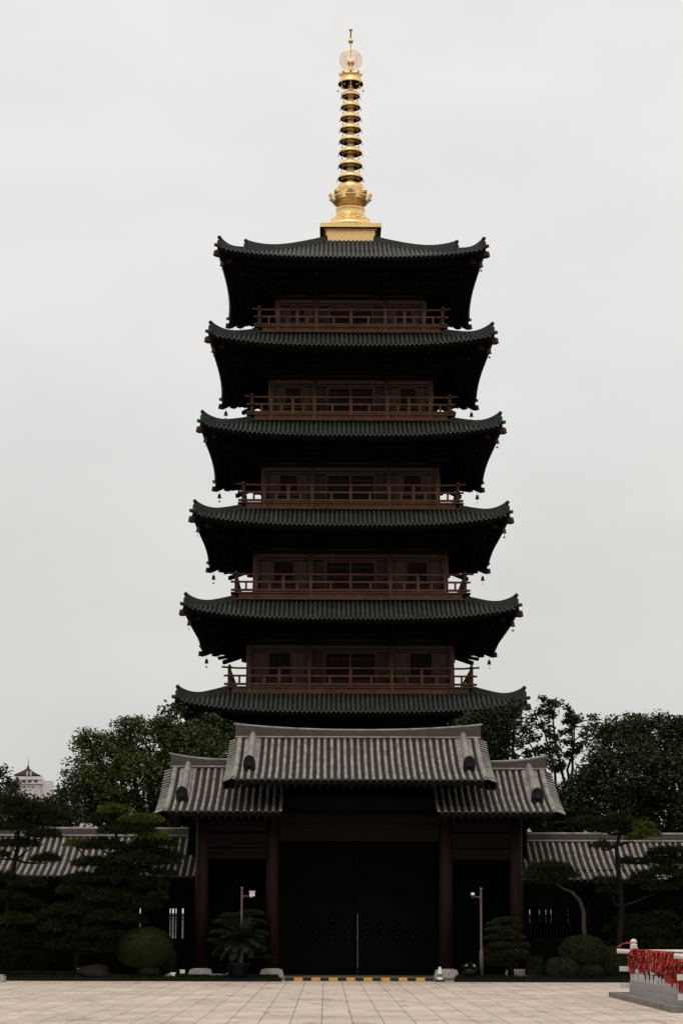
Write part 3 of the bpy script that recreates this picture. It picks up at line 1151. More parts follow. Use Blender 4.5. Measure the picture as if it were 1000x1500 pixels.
    # descending ridges with an ogre-face end tile
    if desc:
        for g_, s, xg in ((gl, -1, x0), (gr_, 1, x1)):
            if not g_:
                continue
            xd = xg - s * .78
            for back in (False, True):
                db = MB()
                pts_t = []
                t0, t1 = .30, 1.0
                vs, fs = [], []
                for i in range(9):
                    t = t1 + (t0 - t1) * i / 8
                    y, z = pf(t)
                    hh = .20 + .03 * (i / 8) ** 2
                    xo = xd
                    if back:
                        y = 2 * (yr - oy) - y
                    vs += [(xo - .13, y, z), (xo - .10, y, z + hh), (xo + .10, y, z + hh), (xo + .13, y, z)]
                    pts_t.append((xo, y, z + hh))
                for i in range(8):
                    for q in range(3):
                        f = (4 * i + q, 4 * i + q + 1, 4 * i + 5 + q, 4 * i + 4 + q)
                        fs.append(f if not back else f[::-1])
                fs.append((32, 33, 34, 35))
                db.add(vs, fs)
                db.half(pts_t, (1, 0, 0), .075, 6)
                for s2 in (-1, 1):
                    db.half([(p[0] + s2 * .15, p[1], p[2] - .17) for p in pts_t], (1, 0, 0), .05, 5)
                dr = db.build('descending_ridge', M['tube'], o)
                y, z = pf(t0)
                sg = -1
                if back:
                    y = 2 * (yr - oy) - y
                    sg = 1
                ob = MB()
                poly = [(-.16, -.04), (.16, -.04), (.20, .10), (.19, .32), (.12, .44), (0, .49), (-.12, .44), (-.19, .32), (-.20, .10)]
                ob.prism([(xd + a, z + c_) for a, c_ in poly], y + sg * .02, y + sg * .14)
                ob.lathe([(.001, z + .06), (.09, z + .09), (.11, z + .15), (.08, z + .22), (.001, z + .25)], 10, xd, y + sg * .14)
                ob.build('end_tile', M['tile_pan'], dr)
    # rafters under the front eave
    fb = MB()
    m_ = int((x1 - x0) / .26)
    for j in range(m_):
        x = x0 + .1 + (x1 - x0 - .2) * (j + .5) / m_
        y0, z0_ = pf(.015)
        y1, z1_ = pf(.62)
        fb.bar((x, y0, z0_ - .25), (x, y1, z1_ - .23), .10, .11)
    fb.mi = 1
    y0, z0_ = pf(0)
    fb.build('eave_rafters', [M['wood_dark']], o)
    return o


gable_roof(GT, -4.38, 4.38, 70.6, 6.36, 75.2, 8.06, True, True)
gable_roof(GT, -6.58, -2.55, 71.0, 5.36, 75.2, 7.04, True, False)
gable_roof(GT, 2.55, 6.62, 71.0, 5.36, 75.2, 7.0, False, True)

# gable walls closing each end, and the upper body between wing roofs and main roof
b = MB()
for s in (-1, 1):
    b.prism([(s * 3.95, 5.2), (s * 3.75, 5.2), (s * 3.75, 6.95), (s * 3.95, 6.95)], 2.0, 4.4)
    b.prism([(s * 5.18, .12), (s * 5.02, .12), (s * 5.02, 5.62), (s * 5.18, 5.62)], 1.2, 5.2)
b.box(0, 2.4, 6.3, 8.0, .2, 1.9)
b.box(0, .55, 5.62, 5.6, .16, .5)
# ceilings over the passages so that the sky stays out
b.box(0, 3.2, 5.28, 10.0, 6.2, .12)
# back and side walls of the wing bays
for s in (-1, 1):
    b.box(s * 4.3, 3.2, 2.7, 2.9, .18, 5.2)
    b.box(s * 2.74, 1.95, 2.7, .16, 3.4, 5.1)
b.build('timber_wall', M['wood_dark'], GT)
# beams over the openings
b = MB()
b.box(0, .02, 4.68, 5.2, .30, .48)
b.box(0, .06, 5.10, 5.2, .20, .34)
b.box(0, -.02, 4.925, 5.15, .30, .06)
for s in (-1, 1):
    b.box(s * 3.96, .02, 4.02, 1.9, .24, .34)
    b.box(s * 3.96, .06, 4.45, 1.9, .18, .46)
    b.box(s * 3.96, .02, 4.92, 1.9, .22, .34)
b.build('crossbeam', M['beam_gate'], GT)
pb = MB()
pb.lathe([(.225, .36), (.222, 2.5), (.20, 5.2)], 20)
pm = pb.mesh('pillar', M['pillar'], True)
qb = MB()
qb.add([(-.40, -.40, .10), (.40, -.40, .10), (.40, .40, .10), (-.40, .40, .10), (-.33, -.33, .34), (.33, -.33, .34), (.33, .33, .34), (-.33, .33, .34)],
       [(0, 1, 5, 4), (1, 2, 6, 5), (2, 3, 7, 6), (3, 0, 4, 7), (4, 5, 6, 7)])
qb.lathe([(.27, .34), (.25, .37)], 16)
qm = qb.mesh('plinth', M['stone'])
for x in (-5.1, -2.81, 2.81, 5.1):
    o = link('pillar', pm, GT, (x, 0, 0))
    link('plinth', qm, o)
# floor slab with its step
b = MB()
b.box(0, 2.9, .05, 13.2, 6.6, .10)
b.build('floor_slab', M['stone_d'], GT)
# double door, one gap of light between its leaves, studded
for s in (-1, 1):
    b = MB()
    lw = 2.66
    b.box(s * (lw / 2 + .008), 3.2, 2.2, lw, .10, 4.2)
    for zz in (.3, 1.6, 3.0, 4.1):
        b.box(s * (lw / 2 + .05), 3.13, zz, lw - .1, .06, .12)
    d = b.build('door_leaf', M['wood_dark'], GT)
    for zz in (1.15, 1.5, 1.9):
        for i in range(4):
            k = MB()
            k.lathe([(.001, .05), (.035, .04), (.05, 0.0)], 10)
            me = k.mesh('door_stud', M['bronze'], True)
            so_ = link('door_stud', me, d, (s * (.32 + i * .55), 3.15, zz))
            so_.rotation_euler = (PI / 2, 0, 0)
b = MB()
b.box(0, 3.2, 4.75, 5.4, .16, .9)
b.build('door_head', M['wood_dark'], GT)

# striped kerb ramp at the gate threshold
b = MB()
n = 17
for i in range(n):
    x0 = -2.36 + 4.72 * i / n
    x1 = x0 + 4.72 / n
    b.mi = i % 2
    b.prism([(70.95, .008), (71.22, .10), (71.28, .10), (71.28, .008)], x0, x1, 'x')
tag(b.build('kerb_ramp', [M['black'], M['yellow']]), 'low yellow and black striped kerb ramp across the gate threshold', 'kerb ramp')

# ------------------------------------------------------------------ roofed corridors
for s, lab in ((-1, 'long grey tiled corridor left of the gate, mostly screened by dense pines'),
               (1, 'long grey tiled corridor right of the gate, its roof crossed by a tall pine')):
    C_ = thing('covered_corridor', lab, 'corridor', (0, 72, 0), 'roofed corridors beside the gate')
    xa, xb = (-24, -5.2) if s < 0 else (5.2, 24)
    gable_roof(C_, xa, xb, 73.0, 3.32 if s < 0 else 3.26, 76.6, 4.75 if s < 0 else 4.62, False, False, .225, False)
    b = MB()
    lo, hi = 1.22, 2.42
    cx, L_ = (xa + xb) / 2, xb - xa
    for y, h_ in ((2.1, lo), (5.9, .9)):
        b.box(cx, y, h_ / 2, L_, .16, h_)
    b.box(cx, 2.1, (hi + 3.6) / 2, L_, .16, 3.6 - hi)
    b.box(cx, 5.9, 3.0, L_, .16, 1.4)
    openings = [(5.62, 5.74), (6.05, 6.12), (6.3, 6.54), (7.55, 7.64)] if s < 0 else [(6.05, 6.08), (6.40, 6.425), (6.62, 6.66), (6.80, 6.825), (7.0, 7.03), (7.4, 7.43), (10.3, 10.33), (10.6, 10.64)]
    xp = 5.3
    if s > 0:
        b.box(cx, 5.9, 1.38, L_, .13, .96)
    for o0, o1 in openings + [(24, 24)]:
        b.box(s * (xp + o0) / 2, 5.9, 1.65, o0 - xp, .16, 1.5)
        xp = o1
    b.box(s * 5.32, 4.0, 1.9, .16, 4, 3.6)
    x = 8.35 if s > 0 else 7.35
    piers = []
    xs = np.arange(5.15, 24, 2.45) if s < 0 else np.arange(5.35, 24, 2.3)
    for x in xs:
        b.box(s * x, 2.1, (lo + hi) / 2, .5, .16, hi - lo)
    b.build('corridor_wall', M['wood_dark'], C_)
    cb = MB()
    cb.lathe([(.13, 0), (.12, 3.3)], 12)
    cm = cb.mesh('column', M['beam_gate'], True)
    wb = MB()
    step = 2.45 if s < 0 else 2.3
    ww = step - .5
    wb.box(0, 0, lo + .04, ww, .1, .08)
    wb.box(0, 0, hi - .04, ww, .1, .08)
    wb.box(0, 0, (lo + hi) / 2 + .22, ww, .05, .05)
    nb = int(ww / .105)
    for i in range(nb):
        wb.box(-ww / 2 + ww * (i + .5) / nb, 0, (lo + hi) / 2, .052, .05, hi - lo - .16)
    wm = wb.mesh('lattice_window', M['lattice'])
    for i, x in enumerate(xs):
        link('column', cm, C_, (s * x, 1.9, 0))
        link('lattice_window', wm, C_, (s * (x + step / 2), 2.1, 0))

# ------------------------------------------------------------------ plants
def leaf_quads(cen, L, Wd, up=.35):
    """leaf-shaped folded quads at centres cen"""
    n = len(cen)
    d = rng.normal(size=(n, 3))
    d[:, 2] *= .6
    d /= np.linalg.norm(d, axis=1)[:, None]
    nrm = rng.normal(size=(n, 3))
    nrm[:, 2] = np.abs(nrm[:, 2]) + up
    s = np.cross(d, nrm)
    s /= np.linalg.norm(s, axis=1)[:, None] + 1e-9
    l = (L * (.6 + .8 * rng.random(n)))[:, None]
    w_ = (Wd * (.6 + .8 * rng.random(n)))[:, None]
    a = cen - d * l * .5
    c = cen + d * l * .5
    m1 = cen + s * w_ * .5 + d * l * .05
    m2 = cen - s * w_ * .5 + d * l * .05
    return np.stack([a, m1, c, m2], 1)


def crown(lobes, per, sub, sig, L, Wd, shell=(.55, 1.02)):
    """leaf cloud: every lobe (centre, radii) gets sub-clumps on its outer part, every sub-clump a puff of leaves"""
    out = []
    for c, r in lobes:
        c, r = np.array(c, float), np.array(r, float)
        vol = (r[0] * r[1] * r[2]) ** (2 / 3)
        ns = max(3, int(sub * vol))
        v = rng.normal(size=(ns, 3))
        v /= np.linalg.norm(v, axis=1)[:, None]
        rad = shell[0] + (shell[1] - shell[0]) * rng.random(ns) ** .6
        sc = c + v * rad[:, None] * r
        n = int(per)
        sizes = sig * (.6 + .9 * rng.random(ns))
        pts = np.repeat(sc, n, 0) + np.clip(rng.normal(size=(ns * n, 3)), -1.7, 1.7) * np.repeat(sizes, n)[:, None] * np.array([1, 1, .7])
        out.append(leaf_quads(pts, L, Wd))
    return np.concatenate(out)


def limbs(b, base, tips, r0, seed=0, wob=.25):
    rnd = random.Random(seed)
    base = Vector(base)
    for t in tips:
        t = Vector(t)
        pts, rs = [], []
        for i in range(7):
            f = i / 6
            p = base.lerp(t, f)
            p.z = base.z + (t.z - base.z) * f ** .85
            k = math.sin(PI * f) * wob
            p += Vector((rnd.uniform(-k, k), rnd.uniform(-k, k), rnd.uniform(-k, k) * .5))
            pts.append(p)
            rs.append(r0 * (1 - .85 * f) + .012)
        b.tube(pts, rs, 7)


def broadleaf(name, label, base, trunk_h, r0, lobes, mat_, per, sub, sig, L, Wd, cat='tree', shell=(.55, 1.02)):
    T = thing(name, label, cat, base, 'trees behind the temple wall')
    bx, by, bz = base
    lob = [((c[0] - bx, c[1] - by, c[2] - bz), r) for c, r in lobes]
    b = MB()
    top = Vector((random.uniform(-.3, .3), random.uniform(-.3, .3), trunk_h))
    b.tube([(0, 0, 0), (0.05, 0, trunk_h * .3), (top.x * .6, top.y * .6, trunk_h * .7), top], [r0 * 1.35, r0, r0 * .9, r0 * .75], 10)
    limbs(b, top * .95, [c for c, r in lob], r0 * .6, hash(len(lob)), .35)
    b.build('trunk', M['bark'], T, True)
    P = crown(lob, per, sub, sig, L, Wd, shell)
    quads('crown', P, mat_, T)
    return T


# pixel -> point at depth Y is done once, by hand, for the tables below: (x, z) in metres at the given y
def at(px, py, Y):
    f = 3200.
    p, t = math.radians(10.706), math.radians(.4118)
    F = Vector((math.sin(t) * math.cos(p), math.cos(t) * math.cos(p), math.sin(p)))
    R = Vector((math.cos(t), -math.sin(t), 0))
    U = R.cross(F)
    d = F + R * ((px - 500) / f) + U * ((750 - py) / f)
    c = Vector((-1.06, 0, 1.75))
    return c + d * (Y / d.y)


def lob(px, py, rx, ry, Y, dy=0, rd=None):
    """crown lobe from its place and half-size in the view of the survey photograph, at depth Y"""
    c = at(px, py, Y + dy)
    k = (Y + dy) / 3200.
    return ((c.x, c.y, c.z), (rx * k, (rd if rd else (rx + ry) / 2 * k), ry * k))


TL = [lob(150, 1120, 52, 45, 86), lob(215, 1095, 60, 40, 86, .5), lob(275, 1105, 50, 45, 86), lob(125, 1150, 36, 30, 86, -1),
      lob(190, 1150, 60, 45, 86, -1.2), lob(260, 1160, 55, 45, 86, -.8), lob(110, 1185, 38, 30, 86, -1), lob(180, 1195, 60, 35, 86, -.6),
      lob(250, 1205, 50, 35, 86), lob(300, 1090, 30, 28, 86, .8), lob(188, 1064, 28, 13, 86), lob(240, 1068, 25, 14, 86), lob(130, 1085, 22, 16, 86)]
broadleaf('broadleaf_tree', 'large round dark green tree rising behind the left corridor roof', (-7.6, 86, 0), 3.6, .28, TL, M['leaf'], 50, 72, .17, .130, .078, shell=(.4, 1.03))
TL2 = [lob(243, 1048, 9, 9, 96), lob(256, 1042, 8, 10, 96), lob(300, 1075, 28, 28, 96), lob(322, 1100, 22, 38, 96), lob(270, 1090, 30, 30, 96)]
broadleaf('broadleaf_tree', 'dark tree tucked between the pagoda eave and the big left tree', (-6.2, 96, 0), 5, .2, TL2, M['leaf_dark'], 34, 80, .20, .18, .11)
TL3 = [lob(-5, 1170, 40, 24, 82), lob(45, 1187, 34, 22, 82), lob(92, 1184, 24, 26, 82), lob(70, 1200, 40, 25, 82), lob(10, 1205, 45, 30, 82), lob(-5, 1135, 12, 9, 82),
       lob(14, 1150, 8, 7, 82)]
broadleaf('broadleaf_tree', 'low dark tree at the left edge, under the distant white pavilion', (-12.5, 82, 0), 2.6, .2, TL3, M['leaf_dark'], 34, 95, .18, .15, .09)
TR1 = [lob(715, 1060, 30, 22, 93), lob(728, 1085, 26, 32, 93), lob(738, 1048, 20, 12, 93), lob(722, 1115, 22, 25, 93), lob(690, 1075, 30, 30, 93), lob(752, 1038, 12, 9, 93)]
broadleaf('broadleaf_tree', 'dense dark tree just right of the gate under the lowest pagoda eave', (7.0, 93, 0), 5.5, .2, TR1, M['leaf_dark'], 36, 95, .19, .17, .10, shell=(.3, 1.02))
TR2 = []
for zx, zy, rx, ry in ((330, 95, 35, 25), (370, 100, 22, 18), (345, 150, 30, 28), (300, 140, 28, 18), (240, 170, 22, 18), (195, 200, 18, 18), (220, 230, 32, 22),
                       (262, 262, 28, 22), (200, 285, 22, 22), (240, 340, 28, 26), (180, 350, 18, 14), (300, 210, 24, 18), (335, 240, 22, 22), (365, 262, 26, 26),
                       (370, 330, 22, 34), (430, 130, 18, 22), (440, 182, 34, 30), (430, 240, 26, 24), (472, 170, 28, 18), (510, 240, 22, 34), (500, 292, 18, 20),
                       (555, 170, 18, 14), (540, 212, 12, 14), (420, 292, 26, 16), (340, 322, 18, 26), (292, 330, 20, 36), (375, 405, 30, 45), (480, 330, 22, 25),
                       (430, 360, 25, 25), (330, 380, 20, 40)):
    TR2.append(lob(700 + zx / 3.333, 1000 + zy / 3.333, rx / 3.0, ry / 3.0, 100, random.uniform(-1, 1)))
T = thing('sparse_tree', 'tall sparse tree of scattered leaf tufts against pale sky, right of the pagoda', 'tree', (9.9, 100, 0), 'trees behind the temple wall')
b = MB()
b.tube([(0, 0, 0), (.1, 0, 3), (0, 0, 6.4)], [.2, .16, .12], 8)
stems = [((0, 0, 5.5), (-.7, 0, 11.9)), ((0, 0, 5.5), (.35, .2, 11.4)), ((0, 0, 5.5), (-2.0, 0, 10.4)), ((0, 0, 5.5), (2.0, -.2, 10.5)), ((.2, 0, 6), (1.9, .3, 9.4)),
         ((0, 0, 5.5), (-1.2, .3, 11.2)), ((0, 0, 5.5), (.2, -.3, 11.3))]
for i, (p, q) in enumerate(stems):
    limbs(b, p, [q], .085, i, .18)
for i, (c, r) in enumerate(TR2):
    c = Vector((c[0] - 9.9, c[1] - 100, c[2]))
    s_ = min((Vector(p).lerp(Vector(q), f) for p, q in stems for f in (.3, .45, .6, .75, .9)), key=lambda v: (v - c).length + max(0, v.z - c.z) * 2)
    limbs(b, s_, [c], .03, i + 40, .08)
b.build('trunk', M['bark'], T, True)
quads('crown', crown([((c[0] - 9.9, c[1] - 100, c[2]), r) for c, r in TR2], 24, 95, .12, .16, .12, (.15, 1.0)), M['leaf_dark'], T)
TR3 = [lob(905, 1090, 48, 36, 84), lob(960, 1085, 52, 38, 84, .5), lob(1015, 1095, 50, 42, 84), lob(870, 1135, 34, 30, 84, -.6), lob(925, 1135, 62, 46, 84, -1.2),
       lob(995, 1145, 55, 48, 84, -1), lob(850, 1170, 36, 34, 84, -.6), lob(905, 1185, 56, 36, 84, -.8), lob(975, 1195, 60, 36, 84, -.6), lob(1040, 1180, 50, 50, 84),
       lob(930, 1062, 24, 14, 84), lob(985, 1062, 22, 13, 84), lob(890, 1070, 16, 12, 84), lob(838, 1185, 20, 20, 84), lob(800, 1200, 34, 22, 84), lob(840, 1212, 40, 16, 84), lob(770, 1205, 26, 18, 84)]
broadleaf('broadleaf_tree', 'broad dense dark tree filling the right edge behind the corridor', (12.0, 84, 0), 3.4, .28, TR3, M['leaf_dark'], 50, 90, .17, .140, .085, shell=(.4, 1.03))


# ---- pines trained into pads
def needle_pad(c, r, dens, L=.13, core=True):
    """flat cushion of needle tufts; returns quads (N,4,3)"""
    c, r = np.array(c, float), np.array(r, float)
    area = PI * r[0] * r[1]
    nt_ = max(30, int(dens * area))
    v = rng.normal(size=(nt_, 3))
    v /= np.linalg.norm(v, axis=1)[:, None]
    v[:, 2] = np.where(v[:, 2] < -.15, -v[:, 2] * .4, v[:, 2])
    rad = .35 + .65 * rng.random(nt_) ** .5
    lump = 1 + .16 * np.sin(v[:, 0] * 7 + c[0] * 9) * np.cos(v[:, 1] * 6 + c[2] * 5)
    p = c + v * (rad * lump)[:, None] * r
    k = 8
    p = np.repeat(p, k, 0)
    out = np.repeat(v * np.array([.8, .8, .5]), k, 0)
    d = out + rng.normal(size=(nt_ * k, 3)) * .65
    d[:, 2] += .45
    d /= np.linalg.norm(d, axis=1)[:, None]
    s = np.cross(d, rng.normal(size=(nt_ * k, 3)))
    s /= np.linalg.norm(s, axis=1)[:, None] + 1e-9
    l = L * (.6 + .7 * rng.random(nt_ * k))[:, None]
    wd = .011 + .004 * rng.random(nt_ * k)[:, None]
    return np.stack([p - s * wd, p + s * wd, p + d * l + s * wd * .4, p + d * l - s * wd * .4], 1)


def pine(name, label, base, trunk, pads, dens=420, r0=.11, L=.13, group='trained pines in the beds', pale=False, cat='pine tree', leaves=False):
    """trunk: list of points; pads: (centre, radii, fresh) - every pad a part of its own, carried by a limb"""
    T = thing(name, label, cat, base, group)
    B = Vector(base)
    b = MB()
    tr = [Vector(p) - B for p in trunk]
    n = len(tr)
    b.tube(tr, [r0 * (1 - .72 * i / (n - 1)) for i in range(n)], 9)
    for i, (c, r, fresh) in enumerate(pads):
        c = Vector(c) - B
        best = min(range(n), key=lambda j: (tr[j] - c).length + (2 if tr[j].z > c.z + .1 else 0))
        q = c - Vector((0, 0, r[2] * .5))
        if (q - tr[best]).length > .05:
            limbs(b, tr[best], [q], r0 * .34, i, .10)
    b.build('trunk', M['bark_pale'] if pale else M['bark'], T, True)
    for c, r, fresh in pads:
        c = Vector(c) - B
        if leaves:
            quads('foliage_pad', clip_cloud(c, (r[0], r[1] * .8, r[2] * .78), 7000, .04), M['clipped'], T)
        else:
            quads('foliage_pad', needle_pad(c, r, dens, L), M['needle_new'] if fresh else M['needle'], T)
    return T


def clip_cloud(c, r, dens, L=.055):
    c, r = np.array(c, float), np.array(r, float)
    n = int(dens * (r[0] * r[1] + r[0] * r[2] + r[1] * r[2]))
    v = rng.normal(size=(n, 3))
    v /= np.linalg.norm(v, axis=1)[:, None]
    v[:, 2] = np.where(v[:, 2] < -.5, -v[:, 2], v[:, 2])
    rad = .90 + .12 * rng.random(n)
    return leaf_quads(c + v * rad[:, None] * r, L, L * .6, .2)


def pd(px, py, rx, ry, Y=70.9, fresh=False, dy=0.0, deep=None):
    c, r = lob(px, py, rx, ry, Y, dy)
    return (c, (r[0], deep if deep else max(.22, min(.62, r[0] * .8)), max(r[2], .10)), fresh)


PA = [pd(165, 1190, 24, 9, fresh=True), pd(205, 1204, 30, 9, fresh=True, dy=-.1), pd(150, 1205, 26, 10), pd(185, 1219, 42, 11, dy=-.2), pd(226, 1238, 32, 12, fresh=False),
      pd(222, 1229, 24, 6, fresh=True, dy=-.25), pd(245, 1258, 20, 14), pd(150, 1243, 40, 12, dy=-.1), pd(112, 1239, 18, 7, fresh=True), pd(195, 1262, 42, 13, dy=-.3),
      pd(140, 1268, 34, 10), pd(232, 1266, 28, 11, dy=-.1), pd(180, 1277, 40, 9), pd(212, 1250, 28, 9), pd(120, 1290, 26, 9), pd(240, 1282, 18, 10, dy=-.2), pd(170, 1290, 42, 12, dy=-.1), pd(215, 1300, 28, 12), pd(230, 1316, 14, 10, dy=-.4), pd(110, 1308, 28, 12), pd(160, 1318, 45, 14, dy=-.2),
      pd(200, 1330, 30, 14), pd(110, 1338, 42, 14), pd(160, 1348, 42, 14, dy=-.2), pd(90, 1362, 34, 12), pd(140, 1372, 40, 14, dy=-.1), pd(195, 1352, 18, 12), pd(150, 1392, 30, 10),
      pd(100, 1388, 34, 12, dy=.1), pd(70, 1345, 20, 10, dy=.1)]
tr = [at(112, 1428, 70.9), at(112, 1400, 70.9), at(118, 1360, 70.95), at(135, 1320, 71), at(150, 1280, 71), at(172, 1250, 71.1), at(168, 1215, 71), at(162, 1192, 70.95)]
pine('pine_tree', 'bushy layered pine with bright new tips, left of the gate wing', tuple(tr[0]), tr, PA)
PB = [pd(45, 1192, 42, 12, 71.2), pd(15, 1180, 28, 10, 71.2), pd(78, 1200, 24, 9, 71.2), pd(20, 1215, 34, 10, 71.2), pd(62, 1226, 26, 11, 71.2, dy=-.2), pd(75, 1205, 12, 6, 71.2, True),
      pd(18, 1240, 24, 8, 71.2), pd(66, 1262, 22, 9, 71.2, dy=-.3), pd(45, 1240, 12, 8, 71.2), pd(-8, 1255, 18, 10, 71.2), pd(5, 1290, 22, 9, 71.2), pd(38, 1298, 28, 10, 71.2), pd(10, 1318, 28, 10, 71.2),
      pd(22, 1352, 28, 10, 71, dy=-.3), pd(5, 1375, 25, 12, 71), pd(50, 1378, 20, 10, 71.2), pd(35, 1328, 24, 10, 71.3)]
tr = [at(18, 1430, 71.2), at(15, 1390, 71.2), at(10, 1340, 71.2), at(14, 1295, 71.3), at(22, 1260, 71.3), at(26, 1230, 71.3), at(24, 1205, 71.2), at(30, 1188, 71.2)]
pine('pine_tree', 'dark layered pine at the far left edge in front of the corridor roof', tuple(tr[0]), tr, PB)
PC = [pd(903, 1201, 20, 9, 71.2), pd(906, 1214, 28, 10, 71.2, dy=.2), pd(858, 1205, 28, 8, 71.2, dy=.2), pd(878, 1215, 14, 7, 71.2), pd(938, 1211, 18, 6, 71.2, True), pd(945, 1222, 20, 7, 71.2, True, -.2),
      pd(925, 1228, 12, 6, 71.2, True), pd(878, 1240, 14, 8, 71.2, dy=-.3), pd(965, 1250, 20, 8, 71.2), pd(988, 1247, 18, 8, 71.2, False, -.2), pd(995, 1262, 28, 10, 71.2), pd(955, 1262, 18, 8, 71.2),
      pd(975, 1278, 30, 10, 71.2, dy=-.2), pd(1000, 1290, 22, 10, 71.2), pd(918, 1262, 12, 6, 71.2), pd(892, 1292, 18, 7, 71.2, dy=-.3), pd(888, 1305, 14, 6, 71.2, dy=-.2), pd(940, 1285, 18, 8, 71.2), pd(878, 1290, 9, 5, 71.2),
      pd(965, 1300, 26, 9, 71.2)]
tr = [at(903, 1428, 71.3), at(905, 1380, 71.3), at(908, 1330, 71.3), at(905, 1290, 71.3), at(902, 1260, 71.3), at(901, 1238, 71.3), at(906, 1220, 71.25), at(902, 1202, 71.2)]
pine('pine_tree', 'tall slender pine with forked trunk and separate pads, right of the gate', tuple(tr[0]), tr, PC, r0=.13)
PD = [pd(803, 1272, 32, 9, 70.9, True), pd(803, 1279, 36, 9, 70.9, dy=.1), pd(785, 1285, 18, 7, 70.9, dy=-.2), pd(825, 1283, 20, 7, 70.9, dy=-.1), pd(805, 1289, 24, 5, 70.9)]
PD[0] = (PD[0][0], PD[0][1], False)
tr = [at(856, 1425, 71), at(855, 1390, 71), at(853, 1350, 71), at(853, 1335, 71), at(847, 1318, 70.95), at(836, 1306, 70.9), at(822, 1300, 70.9), at(812, 1292, 70.9), at(803, 1283, 70.9)]
pine('leaning_pine', 'leaning pine with one flat cushion on a bare curved grey trunk', tuple(tr[0]), tr, PD, pale=True, r0=.085)
PE = [pd(735, 1372, 26, 8, 70.9), pd(740, 1347, 20, 6, 70.9), pd(722, 1353, 12, 6, 70.9), pd(752, 1357, 12, 6, 70.9), pd(728, 1361, 20, 6, 70.9, dy=-.2), pd(750, 1372, 18, 7, 70.9), pd(722, 1374, 16, 7, 70.9),
      pd(733, 1384, 20, 7, 70.9, dy=-.3), pd(757, 1384, 18, 8, 70.9), pd(718, 1392, 16, 8, 70.9), pd(752, 1395, 22, 8, 70.9, dy=-.25), pd(728, 1402, 20, 8, 70.9, dy=-.1), pd(762, 1402, 14, 7, 70.9), pd(742, 1365, 14, 5, 70.9, dy=-.3),
      pd(716, 1410, 12, 9, 70.9), pd(742, 1412, 16, 6, 70.9)]
tr = [at(747, 1428, 70.9), at(746, 1410, 70.9), at(740, 1390, 70.95), at(737, 1370, 70.95), at(738, 1348, 70.95)]
pine('cloud_pruned_shrub', 'cloud-pruned dark shrub of stacked cushions beside the right camera pole', tuple(tr[0]), tr, PE, pale=False, cat='shrub', group='cloud-pruned shrubs', leaves=True)
PF = [pd(340, 1342, 20, 6, 71.2), pd(366, 1338, 20, 7, 71.2), pd(326, 1351, 16, 6, 71.2), pd(350, 1352, 20, 7, 71.2), pd(376, 1352, 14, 8, 71.2), pd(322, 1366, 16, 6, 71.2), pd(380, 1368, 12, 8, 71.2),
      pd(312, 1379, 10, 5, 71.0), pd(328, 1382, 16, 6, 71.2), pd(332, 1392, 12, 5, 71.0), pd(378, 1390, 12, 7, 71.1), pd(386, 1403, 12, 5, 71.0), pd(355, 1370, 22, 9, 71.3), pd(320, 1400, 12, 6, 71.3)]
tr = [at(352, 1428, 71.3), at(350, 1400, 71.3), at(346, 1375, 71.3), at(350, 1355, 71.3), at(352, 1340, 71.25)]
pine('cloud_pruned_shrub', 'cloud-pruned shrub behind the potted palm left of the gate', tuple(tr[0]), tr, PF, cat='shrub', group='cloud-pruned shrubs', leaves=True)
PG2 = [pd(930, 1352, 34, 10, 72.0), pd(965, 1345, 24, 10, 72.2), pd(905, 1362, 22, 9, 72.0), pd(945, 1368, 36, 11, 71.8), pd(985, 1365, 26, 12, 72.0), pd(915, 1382, 26, 11, 71.8), pd(965, 1388, 36, 12, 71.6), pd(1000, 1390, 30, 14, 71.7),
       pd(935, 1402, 30, 12, 71.6), pd(905, 1410, 20, 12, 71.6), pd(980, 1412, 34, 12, 71.5)]
tr = [at(948, 1428, 72), at(950, 1405, 72), at(945, 1380, 72), at(940, 1355, 72)]
pine('spreading_shrub', 'low dark feathery shrub behind the white stone railing', tuple(tr[0]), tr, PG2, cat='shrub', group='cloud-pruned shrubs', dens=420)
PH = [pd(35, 1400, 36, 12, 71.6), pd(70, 1405, 26, 10, 71.6), pd(10, 1405, 30, 14, 71.5)]
tr = [at(40, 1430, 71.7), at(40, 1415, 71.7), at(42, 1400, 71.7)]
pine('spreading_shrub', 'low dark feathery shrub under the far left pine', tuple(tr[0]), tr, PH, cat='shrub', group='cloud-pruned shrubs')


# ---- clipped domes
def dome(label, px, py, rx, ry, Y, flat=.75):
    c, r = lob(px, py, rx, ry, Y)
    r = (r[0], r[0] * .85, r[2])
    T = thing('clipped_bush', label, 'bush', (c[0], c[1], max(.05, c[2] - r[2])), 'clipped round bushes')
    oz = T.location.z
    c0 = (0, 0, c[2] - oz)
    b = MB()
    prof = []
    for i in range(13):
        a = -PI / 2 + PI * i / 12
        prof.append((max(.0005, r[0] * .93 * math.cos(a) ** flat), c0[2] + r[2] * .93 * math.sin(a)))
    b.lathe(prof, 28)
    b.v = [(x, y * r[1] / r[0], z) for x, y, z in b.v]
    n = int(9500 * (r[0] * r[1] + 2 * r[0] * r[2]))
    u = rng.random(n) * 2 * PI
    a = np.arcsin(-.75 + 1.75 * rng.random(n))
    rad = .96 + .045 * rng.random(n) + .018 * np.sin(5 * u + px) * np.cos(4 * a)
    ca = np.cos(a) ** flat
    P = np.stack([r[0] * ca * np.cos(u) * rad, r[1] * ca * np.sin(u) * rad, c0[2] + r[2] * np.sin(a) * rad], 1)
    quads('foliage', leaf_quads(P, .038, .026, .2), M['clipped'], T, extra=b)
    return T


